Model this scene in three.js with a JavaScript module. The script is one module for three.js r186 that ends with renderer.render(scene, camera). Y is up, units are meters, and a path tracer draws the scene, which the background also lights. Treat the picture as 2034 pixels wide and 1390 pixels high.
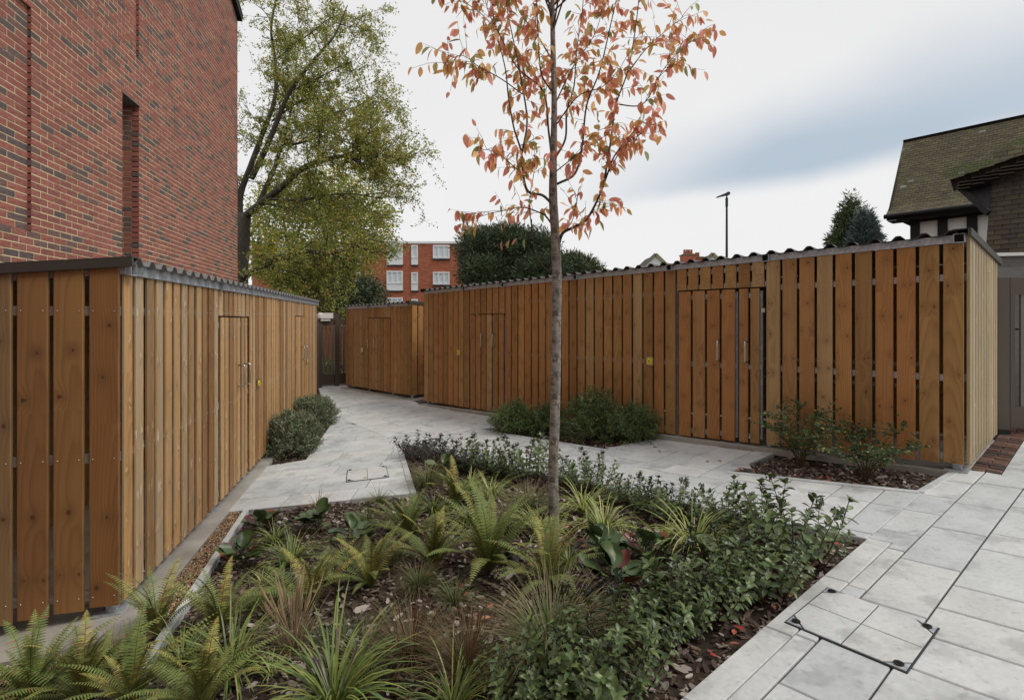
import * as THREE from 'three';
import { mergeGeometries } from 'three/addons/utils/BufferGeometryUtils.js';

// ───────────────────────── camera, sky, sun, exposure ─────────────────────────
const scene = new THREE.Scene();
const W = 2034, H = 1390, F = 1050, CX = 1017, HY = 638, EYE = 1.6;
const camera = new THREE.PerspectiveCamera(2 * Math.atan(695 / F) * 180 / Math.PI, W / H, 0.05, 600);
camera.position.set(0, EYE, 0);
camera.lookAt(0, EYE, -10);
camera.setViewOffset(W, H, 0, 57, W, H);            // shift lens: verticals stay vertical
const renderer = new THREE.WebGLRenderer({ antialias: true });
renderer.setSize(1024, 699);
renderer.toneMapping = THREE.LinearToneMapping;
renderer.toneMappingExposure = 1.1;
renderer.shadowMap.enabled = true;
const sun = new THREE.DirectionalLight(0xfff8ee, 1.5);
sun.position.set(26, 34, 8);
sun.castShadow = true; sun.shadow.radius = 40;
sun.shadow.mapSize.set(2048, 2048);
Object.assign(sun.shadow.camera, { left: -40, right: 40, top: 40, bottom: -40, near: 1, far: 150 });
scene.add(sun); scene.add(sun.target);

let seed = 12345;
const R = () => { seed |= 0; seed = seed + 0x6D2B79F5 | 0; let t = Math.imul(seed ^ seed >>> 15, 1 | seed); t = t + Math.imul(t ^ t >>> 7, 61 | t) ^ t; return ((t ^ t >>> 14) >>> 0) / 4294967296; };
const reseed = n => { seed = n; };
const rr = (a, b) => a + (b - a) * R();
const pick = a => a[Math.floor(R() * a.length)];
const clamp = (x, a, b) => Math.max(a, Math.min(b, x));
const mix = (a, b, t) => a + (b - a) * t;
const sstep = (a, b, x) => { const t = clamp((x - a) / (b - a), 0, 1); return t * t * (3 - 2 * t); };
// value noise
const hash3 = (x, y, z) => { let h = Math.imul(x, 374761393) ^ Math.imul(y, 668265263) ^ Math.imul(z, 2147483647 - 40503); h = Math.imul(h ^ h >>> 13, 1274126177); return ((h ^ h >>> 16) >>> 0) / 4294967296; };
function noise(x, y, z = 0) {
  const X = Math.floor(x), Y = Math.floor(y), Z = Math.floor(z); let fx = x - X, fy = y - Y, fz = z - Z;
  fx = fx * fx * (3 - 2 * fx); fy = fy * fy * (3 - 2 * fy); fz = fz * fz * (3 - 2 * fz);
  const L = (a, b, t) => a + (b - a) * t;
  return L(L(L(hash3(X, Y, Z), hash3(X + 1, Y, Z), fx), L(hash3(X, Y + 1, Z), hash3(X + 1, Y + 1, Z), fx), fy),
    L(L(hash3(X, Y, Z + 1), hash3(X + 1, Y, Z + 1), fx), L(hash3(X, Y + 1, Z + 1), hash3(X + 1, Y + 1, Z + 1), fx), fy), fz);
}
const fbm = (x, y, z = 0, o = 4) => { let s = 0, a = .5, n = 0; for (let i = 0; i < o; i++) { s += a * noise(x, y, z + i * 7.3); n += a; a *= .5; x *= 2.03; y *= 2.03; z *= 2.03; } return s / n; };

// overcast sky with one blue-grey band of cloud
{
  const w = 1024, h = 512, data = new Float32Array(w * h * 4);
  const dirOf = (u, v) => new THREE.Vector3((u - CX) / F, -(v - HY) / F, -1).normalize();
  const n = dirOf(1200, 378).cross(dirOf(2034, 170)).normalize().negate();
  const d = new THREE.Vector3();
  for (let j = 0; j < h; j++) for (let i = 0; i < w; i++) {
    const th = (i + .5) / w * Math.PI * 2 - Math.PI, ph = ((j + .5) / h - .5) * Math.PI;
    d.set(Math.cos(ph) * Math.cos(th), Math.sin(ph), Math.cos(ph) * Math.sin(th));
    const az = Math.atan2(d.x, -d.z);
    const soft = fbm(d.x * 2.2 + 5, d.y * 3.4, d.z * 2.2, 4) - .5, fine = fbm(d.x * 7, d.y * 15, d.z * 7, 4) - .5;
    let g = mix(.865, .79, sstep(.02, .8, d.y)) + soft * .07 + fine * .015;
    let r = g, gg = g, b = g * 1.005;
    let q = d.dot(n) + soft * .06 + fine * .03;       // distance from the band's great circle
    const wd = mix(.02, .1, sstep(.1, .8, az)); const up = 1 - sstep(-.02, wd * .8 + .06, q), lo = sstep(-.05 - wd * .3, -.012 - wd * .2, q);
    let m = up * lo * sstep(.02, .5, az) * (1 - sstep(1.5, 2.3, az));
    m = clamp(m * (1.0 + soft * .8), 0, 1);
    r = mix(r, .47, m); gg = mix(gg, .555, m); b = mix(b, .65, m);
    const o = (j * w + i) * 4; data[o] = r * .93; data[o + 1] = gg * .93; data[o + 2] = b * .93; data[o + 3] = 1;
  }
  const t = new THREE.DataTexture(data, w, h, THREE.RGBAFormat, THREE.FloatType);
  t.mapping = THREE.EquirectangularReflectionMapping; t.magFilter = t.minFilter = THREE.LinearFilter;
  t.wrapS = THREE.RepeatWrapping; t.needsUpdate = true;
  scene.background = t; scene.environment = t;
}

// ───────────────────────── ground shape and placing helpers ─────────────────────────
// plan coordinates: x right, d away from the camera; the courtyard rises to the right
const G = (x, d) => { x = clamp(x, -6, 6.5); d = clamp(d, -2, 14); return .2195 + .1099 * x - .00826 * d - .00726 * x * d; };
const at = (u, v, d) => new THREE.Vector3((u - CX) / F * d, EYE - (v - HY) / F * d, -d);
function gp(u, v) {                                   // plan point on the ground seen at (u, v)
  const a = (u - CX) / F, h = -(v - HY) / F;
  const A = -.00726 * a, B = .1099 * a - .00826 - h, C = .2195 - EYE;
  const d = 2 * -C / (B + Math.sqrt(B * B - 4 * A * C));
  return [a * d, d];
}
const V = (x, y, z) => new THREE.Vector3(x, y, z);
const used = {};
function numbered(n) { used[n] = (used[n] || 0) + 1; return used[n] === 1 ? n : n + '_' + String(used[n] - 1).padStart(3, '0'); }
const shadowed = m => { m.castShadow = m.receiveShadow = true; return m; };
function mesh(name, geo, mat, parent) { const m = shadowed(new THREE.Mesh(geo, mat)); m.name = name; if (parent) parent.add(m); return m; }
function tag(o, label, category, group, kind) { o.userData.label = label; if (category) o.userData.category = category; if (group) o.userData.group = group; if (kind) o.userData.kind = kind; return o; }
function thing(name, label, category, x = 0, y = 0, d = 0, turn = 0, group) {
  const o = new THREE.Group(); o.name = numbered(name); o.position.set(x, y, -d); o.rotation.y = turn; scene.add(o);
  return tag(o, label, category, group);
}
function struct(name, label, geo, mat) { const o = geo ? mesh(numbered(name), geo, mat) : new THREE.Group(); if (!geo) o.name = numbered(name); scene.add(o); o.userData.kind = 'structure'; if (label) o.userData.label = label; return o; }

// mesh builder
class MB {
  constructor() { this.p = []; this.c = []; this.uv = []; this.col = [1, 1, 1]; }
  color(r, g, b) { this.col = [Math.min(.85, r), Math.min(.85, g), Math.min(.85, b)]; return this; }
  tri(a, b, c, ua, ub, uc) {
    for (const q of [a, b, c]) { this.p.push(q.x, q.y, q.z); this.c.push(...this.col); }
    if (ua) this.uv.push(ua[0], ua[1], ub[0], ub[1], uc[0], uc[1]); else this.uv.push(a.x + a.z, a.y, b.x + b.z, b.y, c.x + c.z, c.y);
    return this;
  }
  quad(a, b, c, d, ua, ub, uc, ud) { this.tri(a, b, c, ua, ub, uc); return this.tri(a, c, d, ua, uc, ud); }
  box(x0, x1, y0, y1, z0, z1) {
    const v = (i) => V(i & 1 ? x1 : x0, i & 2 ? y1 : y0, i & 4 ? z1 : z0);
    const fq = (a, b, c, d, f) => { const q = [a, b, c, d].map(v); const m = q.map(f); this.quad(...q, ...m); };
    fq(4, 5, 7, 6, p => [p.x, p.y]); fq(1, 0, 2, 3, p => [-p.x, p.y]);
    fq(5, 1, 3, 7, p => [-p.z, p.y]); fq(0, 4, 6, 2, p => [p.z, p.y]);
    fq(6, 7, 3, 2, p => [p.x, -p.z]); fq(0, 1, 5, 4, p => [p.x, p.z]);
    return this;
  }
  // bar of rectangular section between two points
  bar(a, b, w, h, upv = V(0, 1, 0)) {
    const t = b.clone().sub(a).normalize(); const s = t.clone().cross(upv).normalize().multiplyScalar(w / 2); const u = s.clone().cross(t).normalize().multiplyScalar(h / 2);
    const ring = q => [q.clone().sub(s).sub(u), q.clone().add(s).sub(u), q.clone().add(s).add(u), q.clone().sub(s).add(u)];
    const A = ring(a), B = ring(b); const L = a.distanceTo(b);
    for (let i = 0; i < 4; i++) { const j = (i + 1) % 4; this.quad(A[i], A[j], B[j], B[i], [i * w, 0], [i * w + w, 0], [i * w + w, L], [i * w, L]); }
    this.quad(A[3], A[2], A[1], A[0]); this.quad(B[0], B[1], B[2], B[3]); return this;
  }
  tube(pts, rad, n = 6, cap = true) {
    let prev = null, L = 0; let ref = V(.31, .2, .93).normalize();
    const rings = [];
    for (let i = 0; i < pts.length; i++) {
      const t = pts[Math.min(i + 1, pts.length - 1)].clone().sub(pts[Math.max(i - 1, 0)]).normalize();
      if (Math.abs(t.dot(ref)) > .95) ref = V(1, .1, 0).normalize();
      const s = ref.clone().sub(t.clone().multiplyScalar(ref.dot(t))).normalize(), u = t.clone().cross(s); ref = s;
      const r = Array.isArray(rad) ? rad[i] : rad; const ring = [];
      for (let k = 0; k < n; k++) { const a = k / n * Math.PI * 2; ring.push(pts[i].clone().addScaledVector(s, Math.cos(a) * r).addScaledVector(u, Math.sin(a) * r)); }
      if (i) L += pts[i].distanceTo(pts[i - 1]);
      rings.push([ring, L, r]);
    }
    for (let i = 1; i < rings.length; i++) for (let k = 0; k < n; k++) {
      const k1 = (k + 1) % n, [A, la] = rings[i - 1], [B, lb] = rings[i]; const w = 6.28 * rings[0][2];
      this.quad(A[k], A[k1], B[k1], B[k], [k / n * w, la], [(k + 1) / n * w, la], [(k + 1) / n * w, lb], [k / n * w, lb]);
    }
    if (cap) for (const [rg, c] of [[rings[rings.length - 1][0], pts[pts.length - 1]]]) for (let k = 0; k < n; k++) this.tri(rg[k], rg[(k + 1) % n], c);
    return this;
  }
  geo(smooth = false) {
    let g = new THREE.BufferGeometry();
    g.setAttribute('position', new THREE.Float32BufferAttribute(this.p, 3));
    g.setAttribute('uv', new THREE.Float32BufferAttribute(this.uv, 2));
    g.setAttribute('color', new THREE.Float32BufferAttribute(this.c, 3));
    g.computeVertexNormals();
    if (smooth) {                                      // average normals of coincident vertices
      const p = g.attributes.position, nn = g.attributes.normal, m = new Map();
      const key = i => Math.round(p.getX(i) * 2e4) + ',' + Math.round(p.getY(i) * 2e4) + ',' + Math.round(p.getZ(i) * 2e4);
      for (let i = 0; i < p.count; i++) { const k = key(i); const a = m.get(k) || [0, 0, 0]; a[0] += nn.getX(i); a[1] += nn.getY(i); a[2] += nn.getZ(i); m.set(k, a); }
      for (let i = 0; i < p.count; i++) { const a = m.get(key(i)); const l = Math.hypot(...a) || 1; nn.setXYZ(i, a[0] / l, a[1] / l, a[2] / l); }
    }
    return g;
  }
}
function rebase(o, x, y, z) { const q = V(x, y, z); o.position.copy(q); for (const c of o.children) c.position.sub(q); }
const boxGeo = (x0, x1, y0, y1, z0, z1) => new MB().box(x0, x1, y0, y1, z0, z1).geo();

// ───────────────────────── textures and materials ─────────────────────────
function tex(w, h, fn, srgb = true) {
  const d = new Uint8Array(w * h * 4);
  for (let j = 0; j < h; j++) for (let i = 0; i < w; i++) { const c = fn(i, j); const o = (j * w + i) * 4; d[o] = clamp(c[0], 0, 255); d[o + 1] = clamp(c[1], 0, 255); d[o + 2] = clamp(c[2], 0, 255); d[o + 3] = 255; }
  const t = new THREE.DataTexture(d, w, h); t.wrapS = t.wrapT = THREE.RepeatWrapping; t.magFilter = THREE.LinearFilter; t.minFilter = THREE.LinearMipmapLinearFilter; t.generateMipmaps = true;
  if (srgb) t.colorSpace = THREE.SRGBColorSpace; t.needsUpdate = true; return t;
}
const STRIPS = 8;
function woodTex(sd, light, dark, knotCol, opt = {}) {   // eight boards side by side, 2.1 m long
  reseed(sd); const w = 512, h = 1024, st = [];
  for (let s = 0; s < STRIPS; s++) {
    const kn = []; const nk = opt.knots ?? 5; let yy = rr(.05, .3);
    for (let k = 0; k < nk; k++) { kn.push([rr(.15, .85), yy, rr(.6, 1.25) * (opt.ks ?? 1), R()]); if (R() < .45) kn.push([rr(.1, .9), yy + rr(-.01, .01), rr(.4, .9), R()]); yy += rr(.25, .5); }
    st.push({ x0: rr(-.3, 1.3), z: rr(.15, .9), k: rr(-.5, .5), ph: rr(0, 9), kn, tone: rr(-1, 1), hue: rr(-1, 1), fr: rr(7, 12) });
  }
  return tex(w, h, (i, j) => {
    const sf = i / w * STRIPS, s = Math.floor(sf), x = sf - s, y = j / h * 2.1, q = st[s];
    let warp = 0, kd = 0, ring = 0, pale = 0;
    for (const [kx, ky, kr, kp] of q.kn) {
      const dx = (x - kx) * .12, dy = y - ky; const e = Math.exp(-(dx * dx * 1600 + dy * dy * 250) / kr);
      warp += e * .35; const dk = Math.hypot(dx, dy * .62) / (.0085 * kr); if (dk < 1) { kd = Math.max(kd, 1 - dk * dk); ring = dk; }
      const dm = Math.exp(-(dx * dx * 900 + dy * dy * 420)); kd = Math.max(kd, dm * .22);
      if (opt.pale && kp > .12) pale = Math.max(pale, Math.exp(-((dx + .012) ** 2 * 9000 + (dy - .01) ** 2 * 900)) * sstep(.34, .56, noise(x * 7, y * 34, sd)) * 1.25);
    }
    const zz = q.z + q.k * y + .1 * Math.sin(y * 1.7 + q.ph) + .06 * noise(y * 2.2, s * 9, 2);
    let r = Math.hypot((x - q.x0), zz) * q.fr + warp * 2.6 + .25 * noise(x * 8, y * 3, s);
    let f = r - Math.floor(r); f = f < .75 ? f / .75 : (1 - f) / .25; f = f * f;
    const fib = noise(x * 60, y * 4, s + 11) * .5 + noise(x * 150, y * 7, s + 31) * .5 - .5;
    let t = clamp(f * .42 + .26 + fib * .35 + q.tone * .12 + (fbm(x * 2, y * 1.3, s * 5, 3) - .5) * .7, 0, 1);
    let c = [0, 1, 2].map(n => mix(light[n], dark[n], t));
    c[0] += q.hue * 7; c[2] -= q.hue * 7;
    c = c.map((v, n) => mix(v, knotCol[n], clamp(kd, 0, 1) * .85));
    if (opt.silver) { const m = sstep(.48, .72, fbm(x * 3 + s * 3, y * 1.1, 9, 4) + fib * .12) * opt.silver; c = c.map((v, n) => mix(v, [176, 164, 148][n], m)); }
    if (pale) c = c.map((v, n) => mix(v, [226, 208, 178][n], clamp(pale * 1.2, 0, .85)));
    return c;
  });
}
const T = {};
T.wood = woodTex(11, [196, 158, 106], [154, 116, 72], [88, 58, 34], { knots: 5 });
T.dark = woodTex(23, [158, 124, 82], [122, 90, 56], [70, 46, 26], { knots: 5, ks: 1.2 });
T.pale = woodTex(37, [212, 178, 134], [162, 124, 82], [116, 86, 58], { knots: 6, pale: true, silver: .6 });
T.grey = woodTex(51, [190, 174, 146], [148, 130, 104], [120, 96, 68], { knots: 3, pale: true, silver: .6 });
T.slab = tex(512, 512, (i, j) => { const n = fbm(i / 90, j / 90, 3, 5) - .5, m = fbm(i / 7, j / 7, 8, 3) - .5, k = fbm(i / 40, j / 160, 5, 3) - .5; const st = sstep(.56, .74, fbm(i / 60 + 30, j / 60, 2, 4)) * 34 + sstep(.68, .78, fbm(i / 9, j / 9, 21, 3)) * 22; const g = 211 + n * 28 + m * 18 + k * 12 - st * .6; return [g - 3, g, g + 1]; });
T.mort = tex(256, 256, (i, j) => { const n = fbm(i / 30, j / 30, 3, 5) - .5, m = noise(i / 2, j / 2) - .5; const g = 222 + n * 36 + m * 14; return [g + 4, g, g - 12]; });
T.conc = tex(256, 256, (i, j) => { const n = fbm(i / 50, j / 50, 3, 5) - .5, m = noise(i / 2, j / 2) - .5; const g = 168 + n * 60 + m * 12; return [g + 4, g, g - 8]; });
T.galv = tex(256, 256, (i, j) => { const n = fbm(i / 14, j / 14, 3, 3) - .5, m = noise(i / 5, j / 5) - .5; const g = 186 + n * 60 + m * 24; return [g - 6, g, g + 6]; });
T.brick = tex(512, 512, (i, j) => { const n = fbm(i / 40, j / 14, 3, 4) - .5, m = fbm(i / 5, j / 4, 8, 3) - .5; const pit = sstep(.66, .78, fbm(i / 10, j / 5, 4, 3)); const g = 220 + n * 80 + m * 36 - pit * 70; return [g, g, g]; });
T.farbrick = tex(512, 512, (i, j) => {                  // 2.25 m × 1.5 m of brickwork seen from far off
  const row = Math.floor(j / 512 * 20), x = i / 512 * 10 + (row & 1) * .5, col = Math.floor(x); const fy = j / 512 * 20 - row, fx = x - col;
  const h = hash3(col % 10, row, 7); if (fy < .14 || fx < .05) return [176, 150, 128];
  return [150 + h * 34, 72 + h * 26, 48 + h * 16];
});
T.bark = tex(256, 512, (i, j) => { const n = fbm(i / 34, j / 40, 3, 4) - .5, m = fbm(i / 16, j / 3, 8, 3) - .5; const l = sstep(.58, .68, fbm(i / 30, j / 4, 4, 2)), dk = sstep(.56, .7, fbm(i / 40, j / 24, 12, 4)); const g = 150 + n * 90 + m * 50; const q = mix(mix(g, 196, l * .6), 78, dk * .6); return [q * .88 + 2, q * .88 - 4, q * .88 - 12]; });
T.bark2 = tex(256, 256, (i, j) => { const n = fbm(i / 9, j / 40, 3, 4) - .5; const g = 78 + n * 80; return [g + 6, g, g - 8]; });
T.soil = tex(512, 512, (i, j) => { const n = fbm(i / 16, j / 16, 3, 5) - .5, m = noise(i / 3, j / 3, 4) - .5; const g = 58 + n * 50 + m * 34; return [g + 8, g, g - 8]; });
T.noise = tex(256, 256, (i, j) => { const n = fbm(i / 20, j / 20, 3, 5); return [n * 255, n * 255, n * 255]; }, false);
const rep = (t, a, b) => { const c = t.clone(); c.repeat.set(a, b); c.needsUpdate = true; return c; };
const std = (o) => new THREE.MeshStandardMaterial(o);
const vc = (o = {}) => std({ vertexColors: true, roughness: .7, side: THREE.DoubleSide, ...o });
const M = {
  slab: ['#ffffff', '#f6f8f8', '#fbfbf8', '#eef1f2'].map(c => std({ map: T.slab, color: c, roughness: .85, bumpMap: T.slab, bumpScale: .0015 })),
  joint: std({ color: 0x3a3833, roughness: 1 }), ground: std({ map: rep(T.soil, .5, .5), roughness: 1, color: 0xb8b0a4 }),
  conc: std({ map: rep(T.conc, 1, 1), color: 0xf4f4f4, roughness: .9 }), mulch: std({ map: rep(T.soil, 2, 2), color: 0xd8c8b8, roughness: 1 }),
  galv: std({ map: rep(T.galv, 3, 3), roughness: .5, metalness: .35 }), galvdark: std({ color: 0x3c4044, roughness: .6, metalness: .5 }),
  steel: std({ color: 0xc8c8c4, roughness: .28, metalness: .95 }), sheet: std({ color: 0x4b4843, roughness: .5, metalness: .25 }), sheetpale: std({ color: 0x8a8d90, roughness: .42, metalness: .35 }),
  mortar: std({ map: rep(T.mort, 1, 1), color: 0xfff0cc, roughness: 1 }), black: std({ color: 0x0c0c0d, roughness: .6 }), dark: std({ color: 0x17140f, roughness: .9 }),
  brown: std({ color: 0x564b42, roughness: .5, metalness: .2 }), brownslat: std({ color: 0x746a60, roughness: .5, metalness: .2 }),
  white: std({ color: 0xe8e8e4, roughness: .6 }), upvc: std({ color: 0xe9ebec, roughness: .4 }), glass: std({ color: 0x9fb0b4, roughness: .12, metalness: .1 }), curtain: std({ color: 0xd5dde0, roughness: .5 }),
  render: std({ map: rep(T.conc, .6, .6), color: 0xb0b2b6, roughness: .9 }), farbrick: std({ map: rep(T.farbrick, 1 / 2.25, 1 / 1.5), roughness: .95 }), farbrick2: std({ map: rep(T.farbrick, 1 / 2.25, 1 / 1.5), color: 0xd0a898, roughness: .95 }),
  yellow: std({ color: 0xe8d21c, roughness: .5 }), lead: std({ color: 0x7d7c78, roughness: .6, metalness: .3 }),
  bark: std({ map: rep(T.bark, 4, 2), roughness: .9, bumpMap: rep(T.bark, 4, 2), bumpScale: .006 }), bark2: std({ map: rep(T.bark2, 2, 2), roughness: 1 }), twig: std({ color: 0x4f3f38, roughness: .9 }),
  leafvc: vc({ roughness: .6 }), gloss: vc({ roughness: .38 }), stem: std({ color: 0x5d4a34, roughness: .9 }), pipe: std({ color: 0x111214, roughness: .5 }),
  lamp: std({ color: 0x2c2f36, roughness: .5, metalness: .3 }), soffit: std({ color: 0x161314, roughness: .7 }), vcol: vc({ roughness: .95 }),
};
const woodMat = (t, cols) => cols.map(c => std({ map: t, color: c, roughness: .72, bumpMap: t, bumpScale: .0012 }));
M.wood = woodMat(T.wood, ['#ffffff', '#f4e0cc', '#fff0d4', '#f4dcc8', '#e8dac2', '#f0d4bc', '#dccab0']);
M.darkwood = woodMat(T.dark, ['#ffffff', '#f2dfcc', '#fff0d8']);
M.pale = woodMat(T.pale, ['#ffffff', '#f4e8d8', '#fff2dc', '#e4dacc', '#ecdcc8', '#cfc0ac', '#c4ae94', '#fff6e6']);
M.grey = woodMat(T.grey, ['#ffffff', '#f2ecd8', '#e8e4dc']);

// ───────────────────────── ground, paving, beds ─────────────────────────
{
  const g = new THREE.PlaneGeometry(500, 500, 120, 120); g.rotateX(-Math.PI / 2);
  const p = g.attributes.position, uv = g.attributes.uv;
  for (let i = 0; i < p.count; i++) { let x = p.getX(i), z = p.getZ(i); x = Math.sign(x) * Math.abs(x / 250) ** 2.2 * 250; z = Math.sign(z) * Math.abs(z / 250) ** 2.2 * 250; p.setXYZ(i, x, G(x, -z) - .09, z); uv.setXY(i, x, z); }
  g.computeVertexNormals(); struct('ground', 'bare dark earth around and beyond the courtyard', g, M.ground);
}
// clip polygon (plan) against a rectangle in rotated axes: subject may be concave
function clipHalf(poly, nx, nd, c) {                  // keep nx*x+nd*d <= c
  const out = [];
  for (let i = 0; i < poly.length; i++) {
    const a = poly[i], b = poly[(i + 1) % poly.length]; const fa = nx * a[0] + nd * a[1] - c, fb = nx * b[0] + nd * b[1] - c;
    if (fa <= 0) out.push(a);
    if ((fa < 0 && fb > 0) || (fa > 0 && fb < 0)) { const t = fa / (fa - fb); out.push([mix(a[0], b[0], t), mix(a[1], b[1], t)]); }
  }
  return out;
}
const area = p => { let s = 0; for (let i = 0; i < p.length; i++) { const a = p[i], b = p[(i + 1) % p.length]; s += a[0] * b[1] - b[0] * a[1]; } return s / 2; };
function cleanPoly(p) { const o = []; for (let i = 0; i < p.length; i++) { const a = p[i], b = p[(i + 1) % p.length]; if (Math.hypot(a[0] - b[0], a[1] - b[1]) > .004) o.push(a); } return o; }
// prism over a plan polygon; top follows the ground + lift
function prism(poly, lift, thick, cham = .004) {
  const s = area(poly) > 0 ? 1 : -1; const P = s > 0 ? poly : poly.slice().reverse();
  const inset = P.map((b, i) => { const a = P[(i + P.length - 1) % P.length], c = P[(i + 1) % P.length]; const n1 = [-(b[1] - a[1]), b[0] - a[0]], n2 = [-(c[1] - b[1]), c[0] - b[0]]; const l1 = Math.hypot(...n1) || 1, l2 = Math.hypot(...n2) || 1; const m = [n1[0] / l1 + n2[0] / l2, n1[1] / l1 + n2[1] / l2]; const k = cham / Math.max(.5, (1 + (n1[0] * n2[0] + n1[1] * n2[1]) / (l1 * l2)) / 1); return [b[0] + m[0] * k, b[1] + m[1] * k]; });
  const tris = THREE.ShapeUtils.triangulateShape(inset.map(p => new THREE.Vector2(p[0], p[1])), []);
  const mb = new MB(); const top = i => V(inset[i][0], G(...inset[i]) + lift, -inset[i][1]), mid = i => V(P[i][0], G(...P[i]) + lift - cham, -P[i][1]), bot = i => V(P[i][0], G(...P[i]) + lift - thick, -P[i][1]);
  const uv = v => [v.x, -v.z];
  for (const [a, b, c] of tris) { const q = [top(a), top(b), top(c)]; mb.tri(...q, ...q.map(uv)); }
  for (let i = 0; i < P.length; i++) { const j = (i + 1) % P.length; const q = [mid(i), mid(j), top(j), top(i)]; mb.quad(...q, ...q.map(uv)); const r = [bot(i), bot(j), mid(j), mid(i)]; mb.quad(...r, ...r.map(v => [v.x + v.z, v.y])); }
  return mb.geo();
}
function gridSheet(poly, y, q) {
  const xs = poly.map(p => p[0]), ds = poly.map(p => p[1]); const x0 = Math.min(...xs), x1 = Math.max(...xs), d0 = Math.min(...ds), d1 = Math.max(...ds); const mb = new MB();
  const f = ([x, d]) => V(x, y(x, d), -d), uv = ([x, d]) => [x, d];
  for (let x = x0; x < x1; x += q) for (let d = d0; d < d1; d += q) {
    let c = clipHalf(poly, 1, 0, x + q); c = clipHalf(c, -1, 0, -x); c = clipHalf(c, 0, 1, d + q); c = clipHalf(c, 0, -1, -d); c = cleanPoly(c);
    if (c.length < 3) continue; const t = THREE.ShapeUtils.triangulateShape(c.map(p => new THREE.Vector2(p[0], p[1])), []); for (const k of t) { const [a, b, e] = k.map(i => c[i]); if (area([a, b, e]) > 0) mb.tri(f(a), f(b), f(e), uv(a), uv(b), uv(e)); else mb.tri(f(a), f(e), f(b), uv(a), uv(e), uv(b)); }
  }
  return mb.geo(true);
}
function sheet(poly, lift) { return prism(poly, lift, .02, .001); }
// R axis of the courtyard: along the long store (a) and across (n)
const AR = [-.656, .755], NR = [.755, .656];
const R0 = [3.40, 3.95], R1 = [-1.598, 9.70];
const K = { bedTip: gp(790, 877), bedR: gp(1725, 1068), kerbB: gp(1350, 1390), paveL: gp(820, 979), paveLL: gp(452, 1016) };
const kd = [(K.kerbB[0] - K.bedR[0]), (K.kerbB[1] - K.bedR[1])]; const kl = Math.hypot(...kd); kd[0] /= kl; kd[1] /= kl;
const kerbEnd = [K.bedR[0] + kd[0] * 4.2, K.bedR[1] + kd[1] * 4.2];
const diag = gp(648, 818), Sa = gp(1925, 931), Sb = gp(1990, 943);
const Sfar = [Sb[0] + NR[0] * 2.6, Sb[1] + NR[1] * 2.6], SfarL = [Sa[0] + NR[0] * 2.6, Sa[1] + NR[1] * 2.6];
const onR = s => [R0[0] + AR[0] * s - NR[0] * .04, R0[1] + AR[1] * s - NR[1] * .04];
const tri1 = [gp(948, 853), gp(1204, 894), gp(1290, 874), onR(2.7), onR(4.7)], tri2 = [gp(1445, 938), gp(1828, 978), gp(1905, 933), onR(.1), onR(1.36), gp(1500, 915)];
const M0 = [-3.89, 12.41], M1 = [-1.97, 10.39];
const L0 = [-2.13, 2.86], L1 = [-3.92, 10.55], AL = [.2267, -.974], NL = [-.974, -.2267];
const Lo = (s, t) => [L1[0] + AL[0] * s + NL[0] * t, L1[1] + AL[1] * s + NL[1] * t];   // along the left store from its far end; t into it
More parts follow.
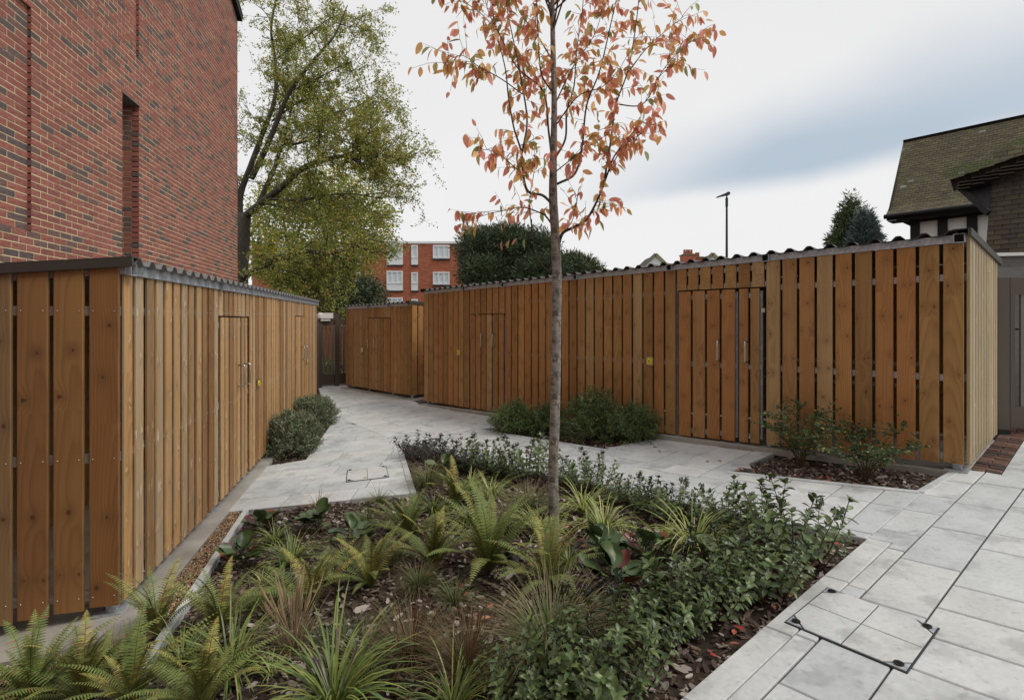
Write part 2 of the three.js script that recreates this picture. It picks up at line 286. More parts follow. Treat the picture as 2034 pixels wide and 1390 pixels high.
{
  const kw = .115;                                     // kerb stones are set inside the paving edge
  const kn = [-kd[1], kd[0]]; const side = (kn[0] * (3 - K.bedR[0]) + kn[1] * (1 - K.bedR[1])) > 0 ? 1 : -1; const ko = [kn[0] * side * kw, kn[1] * side * kw];
  const regionB = [K.bedTip, K.bedR, [K.bedR[0] + ko[0], K.bedR[1] + ko[1]], [kerbEnd[0] + ko[0], kerbEnd[1] + ko[1]], [3.2, -1.4], [9.5, 3.2], Sfar, Sb, Sa, tri2[2], tri2[1], tri2[0], tri2[5], onR(1.38), onR(2.66), tri1[2], tri1[1], tri1[0], onR(4.74), onR(7.7), [M1[0] - .1, M1[1] + .1], M0, gp(690, 764), gp(632, 768), Lo(0, -.13), diag];
  const regionA = [K.paveLL, gp(527, 926), gp(607, 913), gp(660, 838), diag, K.bedTip, K.paveL];
  let count = 0;
  function lay(name, label, poly, ax, ad, rows, lens, o0, sd) {
    reseed(sd); const root = struct(name, label); const nx = -ad, nd = ax;
    const S = poly.map(p => p[0] * ax + p[1] * ad), Tt = poly.map(p => p[0] * nx + p[1] * nd);
    const s0 = Math.min(...S), s1 = Math.max(...S), t1 = Math.max(...Tt); let t = Math.min(...Tt) - o0, r = 0; const all = [];
    while (t < t1) {
      const w = rows[r++ % rows.length]; let s = s0 - rr(0, .6);
      while (s < s1) {
        const l = pick(lens), g = .0039;
        let c = clipHalf(poly, ax, ad, s + l - g); c = clipHalf(c, -ax, -ad, -(s + g)); c = clipHalf(c, nx, nd, t + w - g); c = clipHalf(c, -nx, -nd, -(t + g));
        c = cleanPoly(c);
        if (c.length > 2 && Math.abs(area(c)) > .004) { const cx = c.reduce((a, p) => a + p[0], 0) / c.length, cd = c.reduce((a, p) => a + p[1], 0) / c.length; all.push([c, cd > .8 ? Math.hypot(cx, cd) : 99]); }
        s += l;
      }
      t += w;
    }
    all.sort((a, b) => a[1] - b[1]); const rest = [];
    for (const [c, dd] of all) {
      const lift = rr(-.0015, .0015); const g = prism(c, lift, .045, .004); const ox = rr(0, 9), oy = rr(0, 9); const uv = g.attributes.uv; for (let i = 0; i < uv.count; i++) uv.setXY(i, uv.getX(i) * .9 + ox, uv.getY(i) * .9 + oy);
      if (root.children.length < 300) mesh('slab', g, pick(M.slab), root); else rest.push(g);
    }
    if (rest.length) { const m = mesh('slabs', mergeGeometries(rest), M.slab[1], root); m.userData.kind = 'stuff'; }
    mesh('joint_bed', gridSheet(poly, (x, d) => G(x, d) - .011, .3), M.joint, root);
    count += all.length;
  }
  const kx = kn[0] * side, kq = kn[1] * side, kc = kx * K.bedR[0] + kq * K.bedR[1];      // joint line that carries the kerb on to the store corner
  lay('paving', 'pale grey slab paving of the path along the long timber store', cleanPoly(clipHalf(regionB, kx, kq, kc - .001)), ...NR, [.34, .25, .34, .38, .26], [.26, .38, .42, .52, .55], .13, 501);
  lay('paving', 'pale grey slab paving of the forecourt right of the kerb', cleanPoly(clipHalf(regionB, -kx, -kq, -kc - .001)), -kd[0], -kd[1], [.34, .25, .38, .26], [.26, .38, .42, .52, .55], .0, 502);
  lay('paving', 'pale grey slab paving between the left timber store and the planting bed', regionA, .9975, .071, [.3], [.6, .6, .6, .45], .0, 77);
  console.log('slabs', count);
  // kerb stones along the bed
  const kr = struct('kerb', 'flush row of pale kerb stones along the planting bed'); reseed(9);
  for (let s = 0; s < 4.2;) { const l = .6; const a = s + .003, b = s + l - .003; const q = (k, o) => [K.bedR[0] + kd[0] * k + ko[0] * o, K.bedR[1] + kd[1] * k + ko[1] * o]; mesh('kerb_stone', prism([q(a, .0), q(b, .0), q(b, .96), q(a, .96)], .001, .09), M.slab[2], kr); s += l; }
  for (const [p, q] of [[tri2[1], tri2[2]], [tri2[0], tri2[1]], [tri1[0], tri1[1]], [tri1[1], tri1[2]], [K.bedTip, K.paveL], [K.bedTip, K.bedR]]) {   // thin edgings
    const dx = q[0] - p[0], dd = q[1] - p[1], l = Math.hypot(dx, dd), nx = -dd / l * .028, nd = dx / l * .028; const n = Math.max(1, Math.round(l / .9));
    for (let i = 0; i < n; i++) { const f = k => [p[0] + dx * k / n, p[1] + dd * k / n]; const a = f(i + .004), b = f(i + 1 - .004); mesh('edging_strip', prism([[a[0] - nx, a[1] - nd], [b[0] - nx, b[1] - nd], [b[0] + nx, b[1] + nd], [a[0] + nx, a[1] + nd]], .0065, .08), M.slab[3], kr); }
  }
}
// mulched beds
const lineE = [gp(488, 1014), gp(372, 1190)]; const le = [lineE[1][0] - lineE[0][0], lineE[1][1] - lineE[0][1]]; const lel = Math.hypot(...le); le[0] /= lel; le[1] /= lel;
const eAt = s => [lineE[0][0] + le[0] * s, lineE[0][1] + le[1] * s];
const bedMain = [K.bedTip, K.bedR, kerbEnd, [-1.0, -.4], [-4.2, .4], [-4.4, 2.25], Lo(8.18, .6), Lo(8.18, -.2), eAt(0), K.paveL];
const strip2 = [gp(527, 926), gp(607, 913), gp(660, 838), diag, Lo(1.2, -.12)];
function bed(poly, label) { return struct('planting_bed', label, gridSheet(poly, bedY, .08), M.mulch); }
const bedY = (x, d) => G(x, d) - .035 + (fbm(x * 3, d * 3, 4, 3) - .5) * .05;
bed(bedMain, 'dark bark mulch of the large planting bed'); bed(tri1, 'dark mulch of the bed with feathery shrubs by the long store');
bed(tri2, 'dark mulch of the bed with leggy shrubs at the store corner'); bed(strip2, 'dark mulch under the two clipped mounds by the left store');
const inside = (poly, x, d) => { let c = false; for (let i = 0, j = poly.length - 1; i < poly.length; j = i++) { const a = poly[i], b = poly[j]; if ((a[1] > d) !== (b[1] > d) && x < (b[0] - a[0]) * (d - a[1]) / (b[1] - a[1]) + a[0]) c = !c; } return c; };
{ // bark chips
  reseed(404); const mb = new MB(); const a = [V(-.5, 0, -.12), V(-.25, .1, -.5), V(.4, .02, -.42), V(.5, .06, .1), V(.2, 0, .5), V(-.35, .08, .4)], b = a.map(p => p.clone().add(V(0, -.28, 0)));
  for (let i = 1; i < 5; i++) { mb.tri(a[0], a[i + 1], a[i]); } for (let i = 0; i < 6; i++) mb.quad(a[i], a[(i + 1) % 6], b[(i + 1) % 6], b[i]);
  const g = mb.geo(); g.deleteAttribute('color');
  const spots = []; const put = (poly, n, dmax) => { const xs = poly.map(p => p[0]), ds = poly.map(p => p[1]); let k = 0, tries = 0; while (k < n && tries++ < n * 20) { const x = rr(Math.min(...xs), Math.max(...xs)), d = rr(Math.min(...ds), Math.max(...ds)); if (d < .9 || !inside(poly, x, d)) continue; if (Math.abs(x) > d * 1.05 + .4) continue; spots.push([x, d]); k++; } };
  put(bedMain, 17000); put(tri1, 1500); put(tri2, 1800); put(strip2, 700);
  const im = shadowed(new THREE.InstancedMesh(g, std({ roughness: .95 }), spots.length)); im.name = 'bark_chips'; const o = new THREE.Object3D(), c = new THREE.Color();
  spots.forEach(([x, d], i) => {
    const l = rr(.016, .05) * (R() < .12 ? 1.5 : 1); o.position.set(x, bedY(x, d) + rr(0, .014), -d); o.rotation.set(rr(-.5, .5), rr(0, 6.3), rr(-.5, .5)); o.scale.set(l, rr(.25, .5) * l, l * rr(.25, .55)); o.updateMatrix(); im.setMatrixAt(i, o.matrix);
    const t = R(), k = rr(.6, 1.6); c.setRGB(...(t < .5 ? [.075, .055, .042] : t < .8 ? [.17, .125, .09] : [.36, .32, .29]).map(v => v * k)); im.setColorAt(i, c);
  });
  scene.add(im); tag(im, 'loose bark chips covering the planting beds', 'bark chips', null, 'stuff');
}
{ // concrete base round the left store, gravel and its edging
  struct('concrete_base', 'pale concrete base strip under the left timber store', prism([Lo(-.1, -.1), Lo(6.2, -.11), Lo(8.16, -.15), Lo(8.16, 1.5), Lo(-.1, 1.5)], .006, .09, .006), M.conc);
  struct('concrete_base', 'concrete footing strip under the long timber store', prism([onR(-.0), onR(7.72), [R1[0] + NR[0] * 1.4 + AR[0] * .1, R1[1] + NR[1] * 1.4 + AR[1] * .1], [R0[0] + NR[0] * 1.34, R0[1] + NR[1] * 1.34]].map((p, i) => i === 1 ? [p[0] - NR[0] * .05, p[1] - NR[1] * .05] : i === 0 ? [p[0] + NR[0] * .02, p[1] + NR[1] * .02] : p), .008, .06, .005), M.conc);
  const nM = [.725, .689];
  struct('concrete_base', 'concrete footing strip under the middle timber store', prism([[M1[0] + .11, M1[1] - .25], [M0[0] - .15, M0[1] - .03], [M0[0] + nM[0] * 1.2, M0[1] + nM[1] * 1.2], [M1[0] + nM[0] * 1.2 + .1, M1[1] + nM[1] * 1.2 - .1]], .01, .06, .005), M.conc);
  const er = struct('edging', 'narrow pale concrete edging between the gravel strip and the bed');
  const en = [-le[1] * .022, le[0] * .022]; for (let s = 0; s < 1.6; s += 1.1) { const a = eAt(s + .003), b = eAt(s + 1.097); mesh('edging_strip', prism([[a[0] - en[0], a[1] - en[1]], [b[0] - en[0], b[1] - en[1]], [b[0] + en[0], b[1] + en[1]], [a[0] + en[0], a[1] + en[1]]], .012, .1), M.slab[2], er); }
  const gravel = [Lo(6.25, -.115), eAt(0.03).map((v, i) => v - (i ? 0 : .02)), eAt(1.75), Lo(8.3, -.2), Lo(8.34, .1), Lo(8.36, 1.4), Lo(8.17, 1.4), Lo(8.17, -.155)];
  reseed(31); const g = new THREE.IcosahedronGeometry(1, 0); const spots = []; const xs = gravel.map(p => p[0]), ds = gravel.map(p => p[1]);
  while (spots.length < 6500) { const x = rr(Math.min(...xs), Math.max(...xs)), d = rr(Math.min(...ds), Math.max(...ds)); if (inside(gravel, x, d)) spots.push([x, d]); }
  const im = shadowed(new THREE.InstancedMesh(g, std({ roughness: .85 }), spots.length)); im.name = 'gravel'; const o = new THREE.Object3D(), c = new THREE.Color();
  spots.forEach(([x, d], i) => { const l = rr(.003, .0075); o.position.set(x, G(x, d) - .008 + rr(-.012, .006) - .01 * sstep(2.9, 3.4, 6 - d), -d); o.rotation.set(R() * 6, R() * 6, 0); o.scale.set(l, l * .7, l * rr(.7, 1.2)); o.updateMatrix(); im.setMatrixAt(i, o.matrix); const k = rr(.6, 1.3); c.setRGB(...pick([[.42, .26, .13], [.5, .34, .2], [.34, .2, .1], [.6, .5, .38], [.28, .22, .18]]).map(v => v * k)); im.setColorAt(i, c); });
  scene.add(im); tag(im, 'orange brown pea gravel strip beside the concrete base', 'gravel', null, 'stuff');
  struct('gravel_bed', 'tan bed under the pea gravel', sheet(gravel, -.022), std({ color: 0x8a6a48, roughness: 1, map: rep(T.soil, 3, 3) }));
}
{ // brick-on-edge strip beside the long store's end
  const root = struct('brick_strip', 'strip of weathered bricks on edge between store and slabs'); reseed(71); const mats = ['#6a4a40', '#7a5a4c', '#5a4a46', '#85685a', '#6f5046'].map(c => std({ map: T.brick, color: c, roughness: .95 }));
  for (let k = 0; k < 34; k++) { const a = k * .074 + .004, b = a + .064; const q = (s, f) => [mix(Sa[0], Sb[0], f) + NR[0] * s, mix(Sa[1], Sb[1], f) + NR[1] * s]; const j = rr(-.004, .004); for (const [f0, f1] of (k & 1) ? [[.03, .97]] : [[.03, .49], [.52, .97]]) mesh('brick', prism([q(a + j, f0), q(a + j, f1), q(b + j, f1), q(b + j, f0)], .002 + rr(-.004, .004), .06, .006), pick(mats), root); }
  mesh('joint_bed', prism([Sa, Sb, Sfar, SfarL], -.016, .03), M.joint, root);
}
// ───────────────────────── timber stores ─────────────────────────
const boardGeos = [];
{
  reseed(88);
  for (let k = 0; k < 24; k++) {
    const s = k % STRIPS, off = R(), flip = R() < .5 ? -1 : 1; const mb = new MB(); const cx = .025, cz = .14;
    const ring = [[-.5 + cx, -.5], [.5 - cx, -.5], [.5, -.5 + cz], [.5, .5 - cz], [.5 - cx, .5], [-.5 + cx, .5], [-.5, .5 - cz], [-.5, -.5 + cz]];
    const U = (x, i) => (s + .03 + .94 * (flip * x + .5)) / STRIPS;
    for (let i = 0; i < 8; i++) { const a = ring[i], b = ring[(i + 1) % 8]; const ua = U(a[0]), ub = U(b[0]); const du = Math.abs(a[0] - b[0]) < .001 ? .02 : 0; mb.quad(V(b[0], 0, b[1]), V(a[0], 0, a[1]), V(a[0], 1, a[1]), V(b[0], 1, b[1]), [ub, off], [ua - du, off], [ua - du, off + .9], [ub, off + .9]); }
    for (let i = 1; i < 7; i++) { mb.tri(V(ring[0][0], 1, ring[0][1]), V(ring[i + 1][0], 1, ring[i + 1][1]), V(ring[i][0], 1, ring[i][1]), [U(0), .1], [U(0), .12], [U(.1), .1]); mb.tri(V(ring[0][0], 0, ring[0][1]), V(ring[i][0], 0, ring[i][1]), V(ring[i + 1][0], 0, ring[i + 1][1]), [U(0), .1], [U(0), .12], [U(.1), .1]); }
    const g = mb.geo(); g.deleteAttribute('color'); boardGeos.push(g);
  }
}
function board(parent, mats, x, y0, y1, z, w, t = .022, turn = 0, jit = .0025, name = 'board') {
  const m = mesh(name, pick(boardGeos), pick(mats), parent); m.position.set(x, y0, z + rr(-jit, jit)); m.scale.set(w, y1 - y0, t); m.rotation.y = turn; return m;
}
const tubeGeo = (pts, r, n = 8) => new MB().tube(pts, r, n).geo(true);
const arcHandle = (() => { const p = []; const h = .2, o = .055; p.push(V(0, 0, 0), V(0, 0, -o * .7)); p.push(V(0, .004, -o * .9), V(0, .018, -o), V(0, h / 2, -o), V(0, h - .018, -o), V(0, h - .004, -o * .9), V(0, h, -o * .7), V(0, h, 0)); return tubeGeo(p, .0085); })();
const screwGeo = new THREE.OctahedronGeometry(.0036, 0); 
function store(cfg) {
  reseed(cfg.seed); const { O, a, len, D } = cfg; const n = [a[1], -a[0]];
  const y0 = G(...O); const root = thing('timber_store', cfg.label, 'shed', O[0], y0, O[1], Math.atan2(a[1], a[0]), 'slatted timber stores round the courtyard');
  const gy = (s, t = 0) => G(O[0] + a[0] * s + n[0] * t, O[1] + a[1] * s + n[1] * t) - y0;
  const top = s => mix(cfg.top0, cfg.top1, s / len) - y0, bot = (s, t = 0) => gy(s, t) + cfg.clear; const slope = cfg.slope;
  const sOf = u => { const k = (u - CX) / F; return (k * O[1] - O[0]) / (a[0] - k * a[1]); };
  const screws = []; const scr = (x, y, z) => { const g = screwGeo.clone(); g.translate(x, y, z); screws.push(g); };
  const rails = cfg.rails.map(r => (s => mix(r[0], r[1], s / len) - y0)); rails.push(s => bot(s) + .05);
  const fillS = (parent, sa, sb, yA, yB, p, gap, mats, z = -.011, sc = true, railF = rails) => {
    const k = Math.max(1, Math.round((sb - sa) / p)), q = (sb - sa) / k;
    for (let i = 0; i < k; i++) { const x = sa + q * (i + .5), w = (q - gap) * rr(.985, 1.01); const b0 = yA(x), b1 = yB(x); board(parent, mats, x, b0, b1, z, w, cfg.bt ?? .022); if (sc) for (const f of railF) { const y = f(x); if (y > b0 + .02 && y < b1 - .01) { scr(x - w * .36, y + rr(-.006, .006), z - .013); scr(x + w * .36, y + rr(-.006, .006), z - .013); } } }
  };
  // front: boards between doors, short boards above doors, door leaves
  let s = 0; const mats = cfg.front;
  const railSeg = (parent, sa, sb, f, z = .014) => mesh('rail', new MB().bar(V(sa, f(sa), z), V(sb, f(sb), z), .026, .05).geo(), M.galv, parent);
  const doors = cfg.doors.map(d => ({ ...d, s0: sOf(d.u[0]), s1: sOf(d.u[1]) })).map(d => d.s0 > d.s1 ? { ...d, s0: d.s1, s1: d.s0 } : d).sort((p, q) => p.s0 - q.s0);
  const segs = []; for (const d of doors) { segs.push([s, d.s0]); s = d.s1; } segs.push([s, len]);
  for (const [x0, x1] of segs) { fillS(root, x0, x1, bot, top, cfg.pitch, cfg.gap, mats); for (const f of rails) railSeg(root, x0 + .02, x1 - .02, f); }
  for (const d of doors) {
    const dt = () => d.top - y0;
    fillS(root, d.s0, d.s1, x => dt() + .008, top, cfg.pitch, cfg.gap, mats); railSeg(root, d.s0, d.s1, x => top(x) - .05); railSeg(root, d.s0, d.s1, () => dt() + .035);
    for (const x of [d.s0 - .02, d.s1 + .02]) post(x, .035);
    for (const lf of d.leaves) {
      let p = sOf(lf.u[0]), q = sOf(lf.u[1]); if (p > q) [p, q] = [q, p];
      const g = new THREE.Group(); g.name = 'door'; root.add(g);
      const lr = [() => dt() - .07, x => mix(cfg.rails[1][0], cfg.rails[1][1], x / len) - y0, x => bot(x) + .06];
      fillS(g, p, q, x => bot(x), x => dt() - .006, cfg.pitch, cfg.gap, mats, -.012, true, lr); for (const f of lr) railSeg(g, p + .01, q - .01, f, .012);
      for (const e of [p + .012, q - .012]) mesh('stile', new MB().bar(V(e, bot(e) + .03, .026), V(e, dt() - .03, .026), .03, .025, V(0, 0, 1)).geo(), M.galv, g);
      if (lf.hinge) for (const yy of [dt() - .22, bot(q) + .2]) mesh('hinge', boxGeo(q - .005, q + .028, yy - .02, yy + .02, -.012, .02), M.steel, g).position.x = lf.hinge < 0 ? -(q - p) - .03 : 0;
      if (lf.h) { const h = mesh('handle', arcHandle, M.steel, g); h.position.set(sOf(lf.h), cfg.handleY(sOf(lf.h)) - y0, -.022); }
    }
  }
  for (const b of cfg.buttons || []) {
    const x = sOf(b.u), y = b.y - y0; const g = new THREE.Group(); g.name = 'button_plate'; root.add(g); g.position.set(x, y, -.024);
    mesh('plate', boxGeo(-.045, .045, -.048, .048, -.012, 0), M.steel, g);
    const c = new THREE.CylinderGeometry(.034, .034, .006, 20); c.rotateX(Math.PI / 2); mesh('push_disc', c, M.yellow, g).position.z = -.0148;
    mesh('lettering', new MB().box(-.017, .017, .003, .007, -.0192, -.018).box(-.011, .011, -.016, -.01, -.0192, -.018).geo(), M.black, g);
  }
  function post(x, w = .05) {
    const g = new THREE.Group(); g.name = 'post'; root.add(g); const z = w / 2 + .028;
    mesh('shaft', boxGeo(x - w / 2, x + w / 2, gy(x) + .01, top(x), z - w / 2, z + w / 2), M.galv, g);
    mesh('foot_plate', boxGeo(x - .07, x + .07, gy(x) + .006, gy(x) + .018, z - .07, z + .07), M.galv, g);
  }
  post(.06); post(len - .06);
  // end walls
  const ends = cfg.ends;
  for (const e of ends) {
    const x = e.s === 0 ? -.011 : len + .011, sg = e.s === 0 ? -1 : 1; const k = Math.round((D - .0) / e.pitch), q = D / k;
    for (let i = 0; i < k; i++) { const z = q * (i + .5) - .02; const w = (q - e.gap) * rr(.985, 1.01); const b0 = bot(e.s, z), b1 = top(e.s) + .055 - slope * z; board(root, e.mats, x, b0, b1, z, w, .022, sg * Math.PI / 2, .0015); for (const f of rails) { const y = f(e.s); for (const o of e.pitch < .14 ? [] : [-.36, .36]) { const gS = screwGeo.clone(); gS.translate(x + sg * .0125, y, z + w * o); screws.push(gS); } } }
    for (const f of rails) mesh('rail', boxGeo(x - sg * .025 - .013, x - sg * .025 + .013, f(e.s) - .025, f(e.s) + .025, .03, D - .03), M.galv, root);
    mesh('rail', new MB().bar(V(x - sg * .03, top(e.s) + .03, .02), V(x - sg * .03, top(e.s) + .03 - slope * D, D), .03, .06).geo(), M.galv, root);
  }
  // galvanised front beam with hollow rafter ends
  mesh('beam', new MB().bar(V(-.0, top(0) + .031, -.006), V(len, top(len) + .031, -.006), .05, .058).geo(), M.galv, root);
  for (const u of cfg.rafters) {
    const x = typeof u === 'number' ? clamp(sOf(u), .035, len - .035) : u[0], y = top(x) + .031; const mb = new MB(), w = .034, t = .005, zf = -.058, zb = -.0315;
    mb.box(x - w, x + w, y + w - t, y + w, zf, zb).box(x - w, x + w, y - w, y - w + t, zf, zb).box(x - w, x - w + t, y - w + t, y + w - t, zf, zb).box(x + w - t, x + w, y - w + t, y + w - t, zf, zb);
    mesh('rafter_end', mb.geo(), M.galv, root); mesh('rafter_core', boxGeo(x - w + t, x + w - t, y - w + t, y + w - t, -.036, -.0325), M.dark, root);
  }
  // profiled roof sheet
  { const mb = new MB(), p = .165, hh = .034; const pr = [[0, 0], [.36, 0], [.47, .6], [.56, 1], [.74, 1], [.83, .6], [.94, 0]]; const z0 = -.075, z1 = D + .1; const Y = (x, z, h) => top(clamp(x, 0, len)) + .054 - slope * z + h * hh;
    let prev = null; for (let i = 0; i * p < len + .04; i++) for (const [f, h] of pr) { const x = (i + f) * p - .03; if (x > len + .045) break; if (prev) { const [px, ph] = prev; for (const [o, fl] of [[0, 0], [-.003, 1]]) { const q = [V(px, Y(px, z0, ph) + o, z0), V(x, Y(x, z0, h) + o, z0), V(x, Y(x, z1, h) + o, z1), V(px, Y(px, z1, ph) + o, z1)]; fl ? mb.quad(q[0], q[1], q[2], q[3]) : mb.quad(q[3], q[2], q[1], q[0]); } mb.quad(V(px, Y(px, z0, ph) - .003, z0), V(x, Y(x, z0, h) - .003, z0), V(x, Y(x, z0, h), z0), V(px, Y(px, z0, ph), z0)); } prev = [x, h]; }
    mesh('roof_sheet', mb.geo(), cfg.roof, root);
    for (const e of ends) { const x = e.s === 0 ? -.03 : len + .03, sg = e.s === 0 ? -1 : 1; const y = top(e.s); const a0 = V(x, y + .068, -.08), b0 = V(x, y + .068 - slope * (D + .18), D + .1); mesh('verge_trim', new MB().bar(a0, b0, .02, .05).geo(), M.sheet, root); const hm = new MB(); hm.bar(V(x - sg * .045, y + .094, -.08), V(x - sg * .045, y + .094 - slope * (D + .18), D + .1), .11, .006); mesh('verge_cap', hm.geo(), M.sheet, root); }
  }
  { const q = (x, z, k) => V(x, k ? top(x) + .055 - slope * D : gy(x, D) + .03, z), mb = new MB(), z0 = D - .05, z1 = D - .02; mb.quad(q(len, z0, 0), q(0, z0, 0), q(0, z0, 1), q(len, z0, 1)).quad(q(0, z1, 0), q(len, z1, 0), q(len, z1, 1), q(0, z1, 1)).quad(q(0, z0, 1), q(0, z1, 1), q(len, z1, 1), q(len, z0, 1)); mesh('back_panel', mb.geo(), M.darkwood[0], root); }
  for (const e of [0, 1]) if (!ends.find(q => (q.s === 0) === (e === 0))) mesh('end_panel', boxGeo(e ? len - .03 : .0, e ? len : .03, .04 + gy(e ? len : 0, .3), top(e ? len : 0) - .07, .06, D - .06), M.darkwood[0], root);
  const sm = mesh('screws', mergeGeometries(screws), M.galv, root); sm.userData.kind = 'stuff';
  return root;
}
const storeR = store({ seed: 901, label: 'long orange brown slatted timber store with two double doors, behind the slender tree', O: R0, a: AR, len: 7.62, D: 1.36, top0: 2.19, top1: 2.094, clear: .07, slope: .075,
  pitch: .147, gap: .025, front: M.wood, rails: [[1.935, 1.86], [1.17, 1.09]], handleY: () => 1.2, roof: M.sheet,
  doors: [{ u: [1345, 1522], top: 1.925, leaves: [{ u: [1349, 1464], h: 1432, hinge: 0 }, { u: [1468, 1513], h: 1487, hinge: -1 }] }, { u: [934, 1005], top: 1.71, leaves: [{ u: [936, 979], h: 962 }, { u: [981, 1003], h: 985 }] }],
  buttons: [{ u: 1294, y: 1.148 }, { u: 914, y: 1.08 }], rafters: [[.035], 1525, 1334, 1147, 1003, 925], ends: [{ s: 0, pitch: .122, gap: .03, mats: M.grey }, { s: 7.62, pitch: .15, gap: .02, mats: M.wood }] });
const lenL = Math.hypot(L0[0] - L1[0], L0[1] - L1[1]);
store({ seed: 902, label: 'weathered pale slatted timber store standing in front of the tall brick wall', O: L1, a: AL, len: lenL, D: 1.3, top0: 1.92, top1: 1.853, clear: .075, slope: .085,
  pitch: .134, gap: .042, bt: .014, front: M.pale, rails: [[1.72, 1.655], [.9, .865]], handleY: () => .98, roof: M.sheetpale,
  doors: [{ u: [430, 491], top: 1.64, leaves: [{ u: [432, 474], h: 468 }, { u: [475.5, 488], h: 479.5 }] }, { u: [584, 603], top: 1.68, leaves: [{ u: [585, 597], h: 595 }, { u: [597.5, 602], h: 600.5 }] }],
  buttons: [{ u: 507, y: .92 }, { u: 606, y: .9 }], rafters: [[lenL - .04], 432, 494, 548, 590, [.04]], ends: [{ s: lenL, pitch: .163, gap: .026, mats: M.darkwood }, { s: 0, pitch: .15, gap: .02, mats: M.wood }] });
const aM = [-.689, .725];
store({ seed: 903, label: 'small brown slatted timber store beside the far metal gate', O: M1, a: aM, len: 2.787, D: 1.15, top0: 1.905, top1: 1.884, clear: .08, slope: .06,
  pitch: .133, gap: .012, front: M.wood, rails: [[1.72, 1.7], [.95, .93]], handleY: () => 1.0, roof: M.sheet,
  doors: [{ u: [732, 777], top: 1.67, leaves: [{ u: [733, 745], h: 736 }, { u: [745.5, 776], h: 748 }] }], buttons: [{ u: 721.5, y: .96 }], rafters: [[.04], 775, 735, [2.74]], ends: [{ s: 0, pitch: .15, gap: .024, mats: M.wood }, { s: 2.787, pitch: .15, gap: .02, mats: M.wood }] });
{ // cycle rack rails inside the long store
  const t = thing('cycle_rack', 'grey galvanised rack rails glimpsed through gaps inside the long store', 'rack', R0[0] + NR[0] * .7 + AR[0] * 1.2, G(...R0), R0[1] + NR[1] * .7 + AR[1] * 1.2, Math.atan2(AR[1], AR[0]));
  for (const y of [.55, .75]) mesh('rail', new MB().tube([V(-.9, y, 0), V(.9, y - .02, 0)], .02, 6).geo(), M.galv, t); for (const x of [-.8, 0, .8]) mesh('upright', boxGeo(x - .02, x + .02, -.1, .75, -.02, .02), M.galv, t);
}
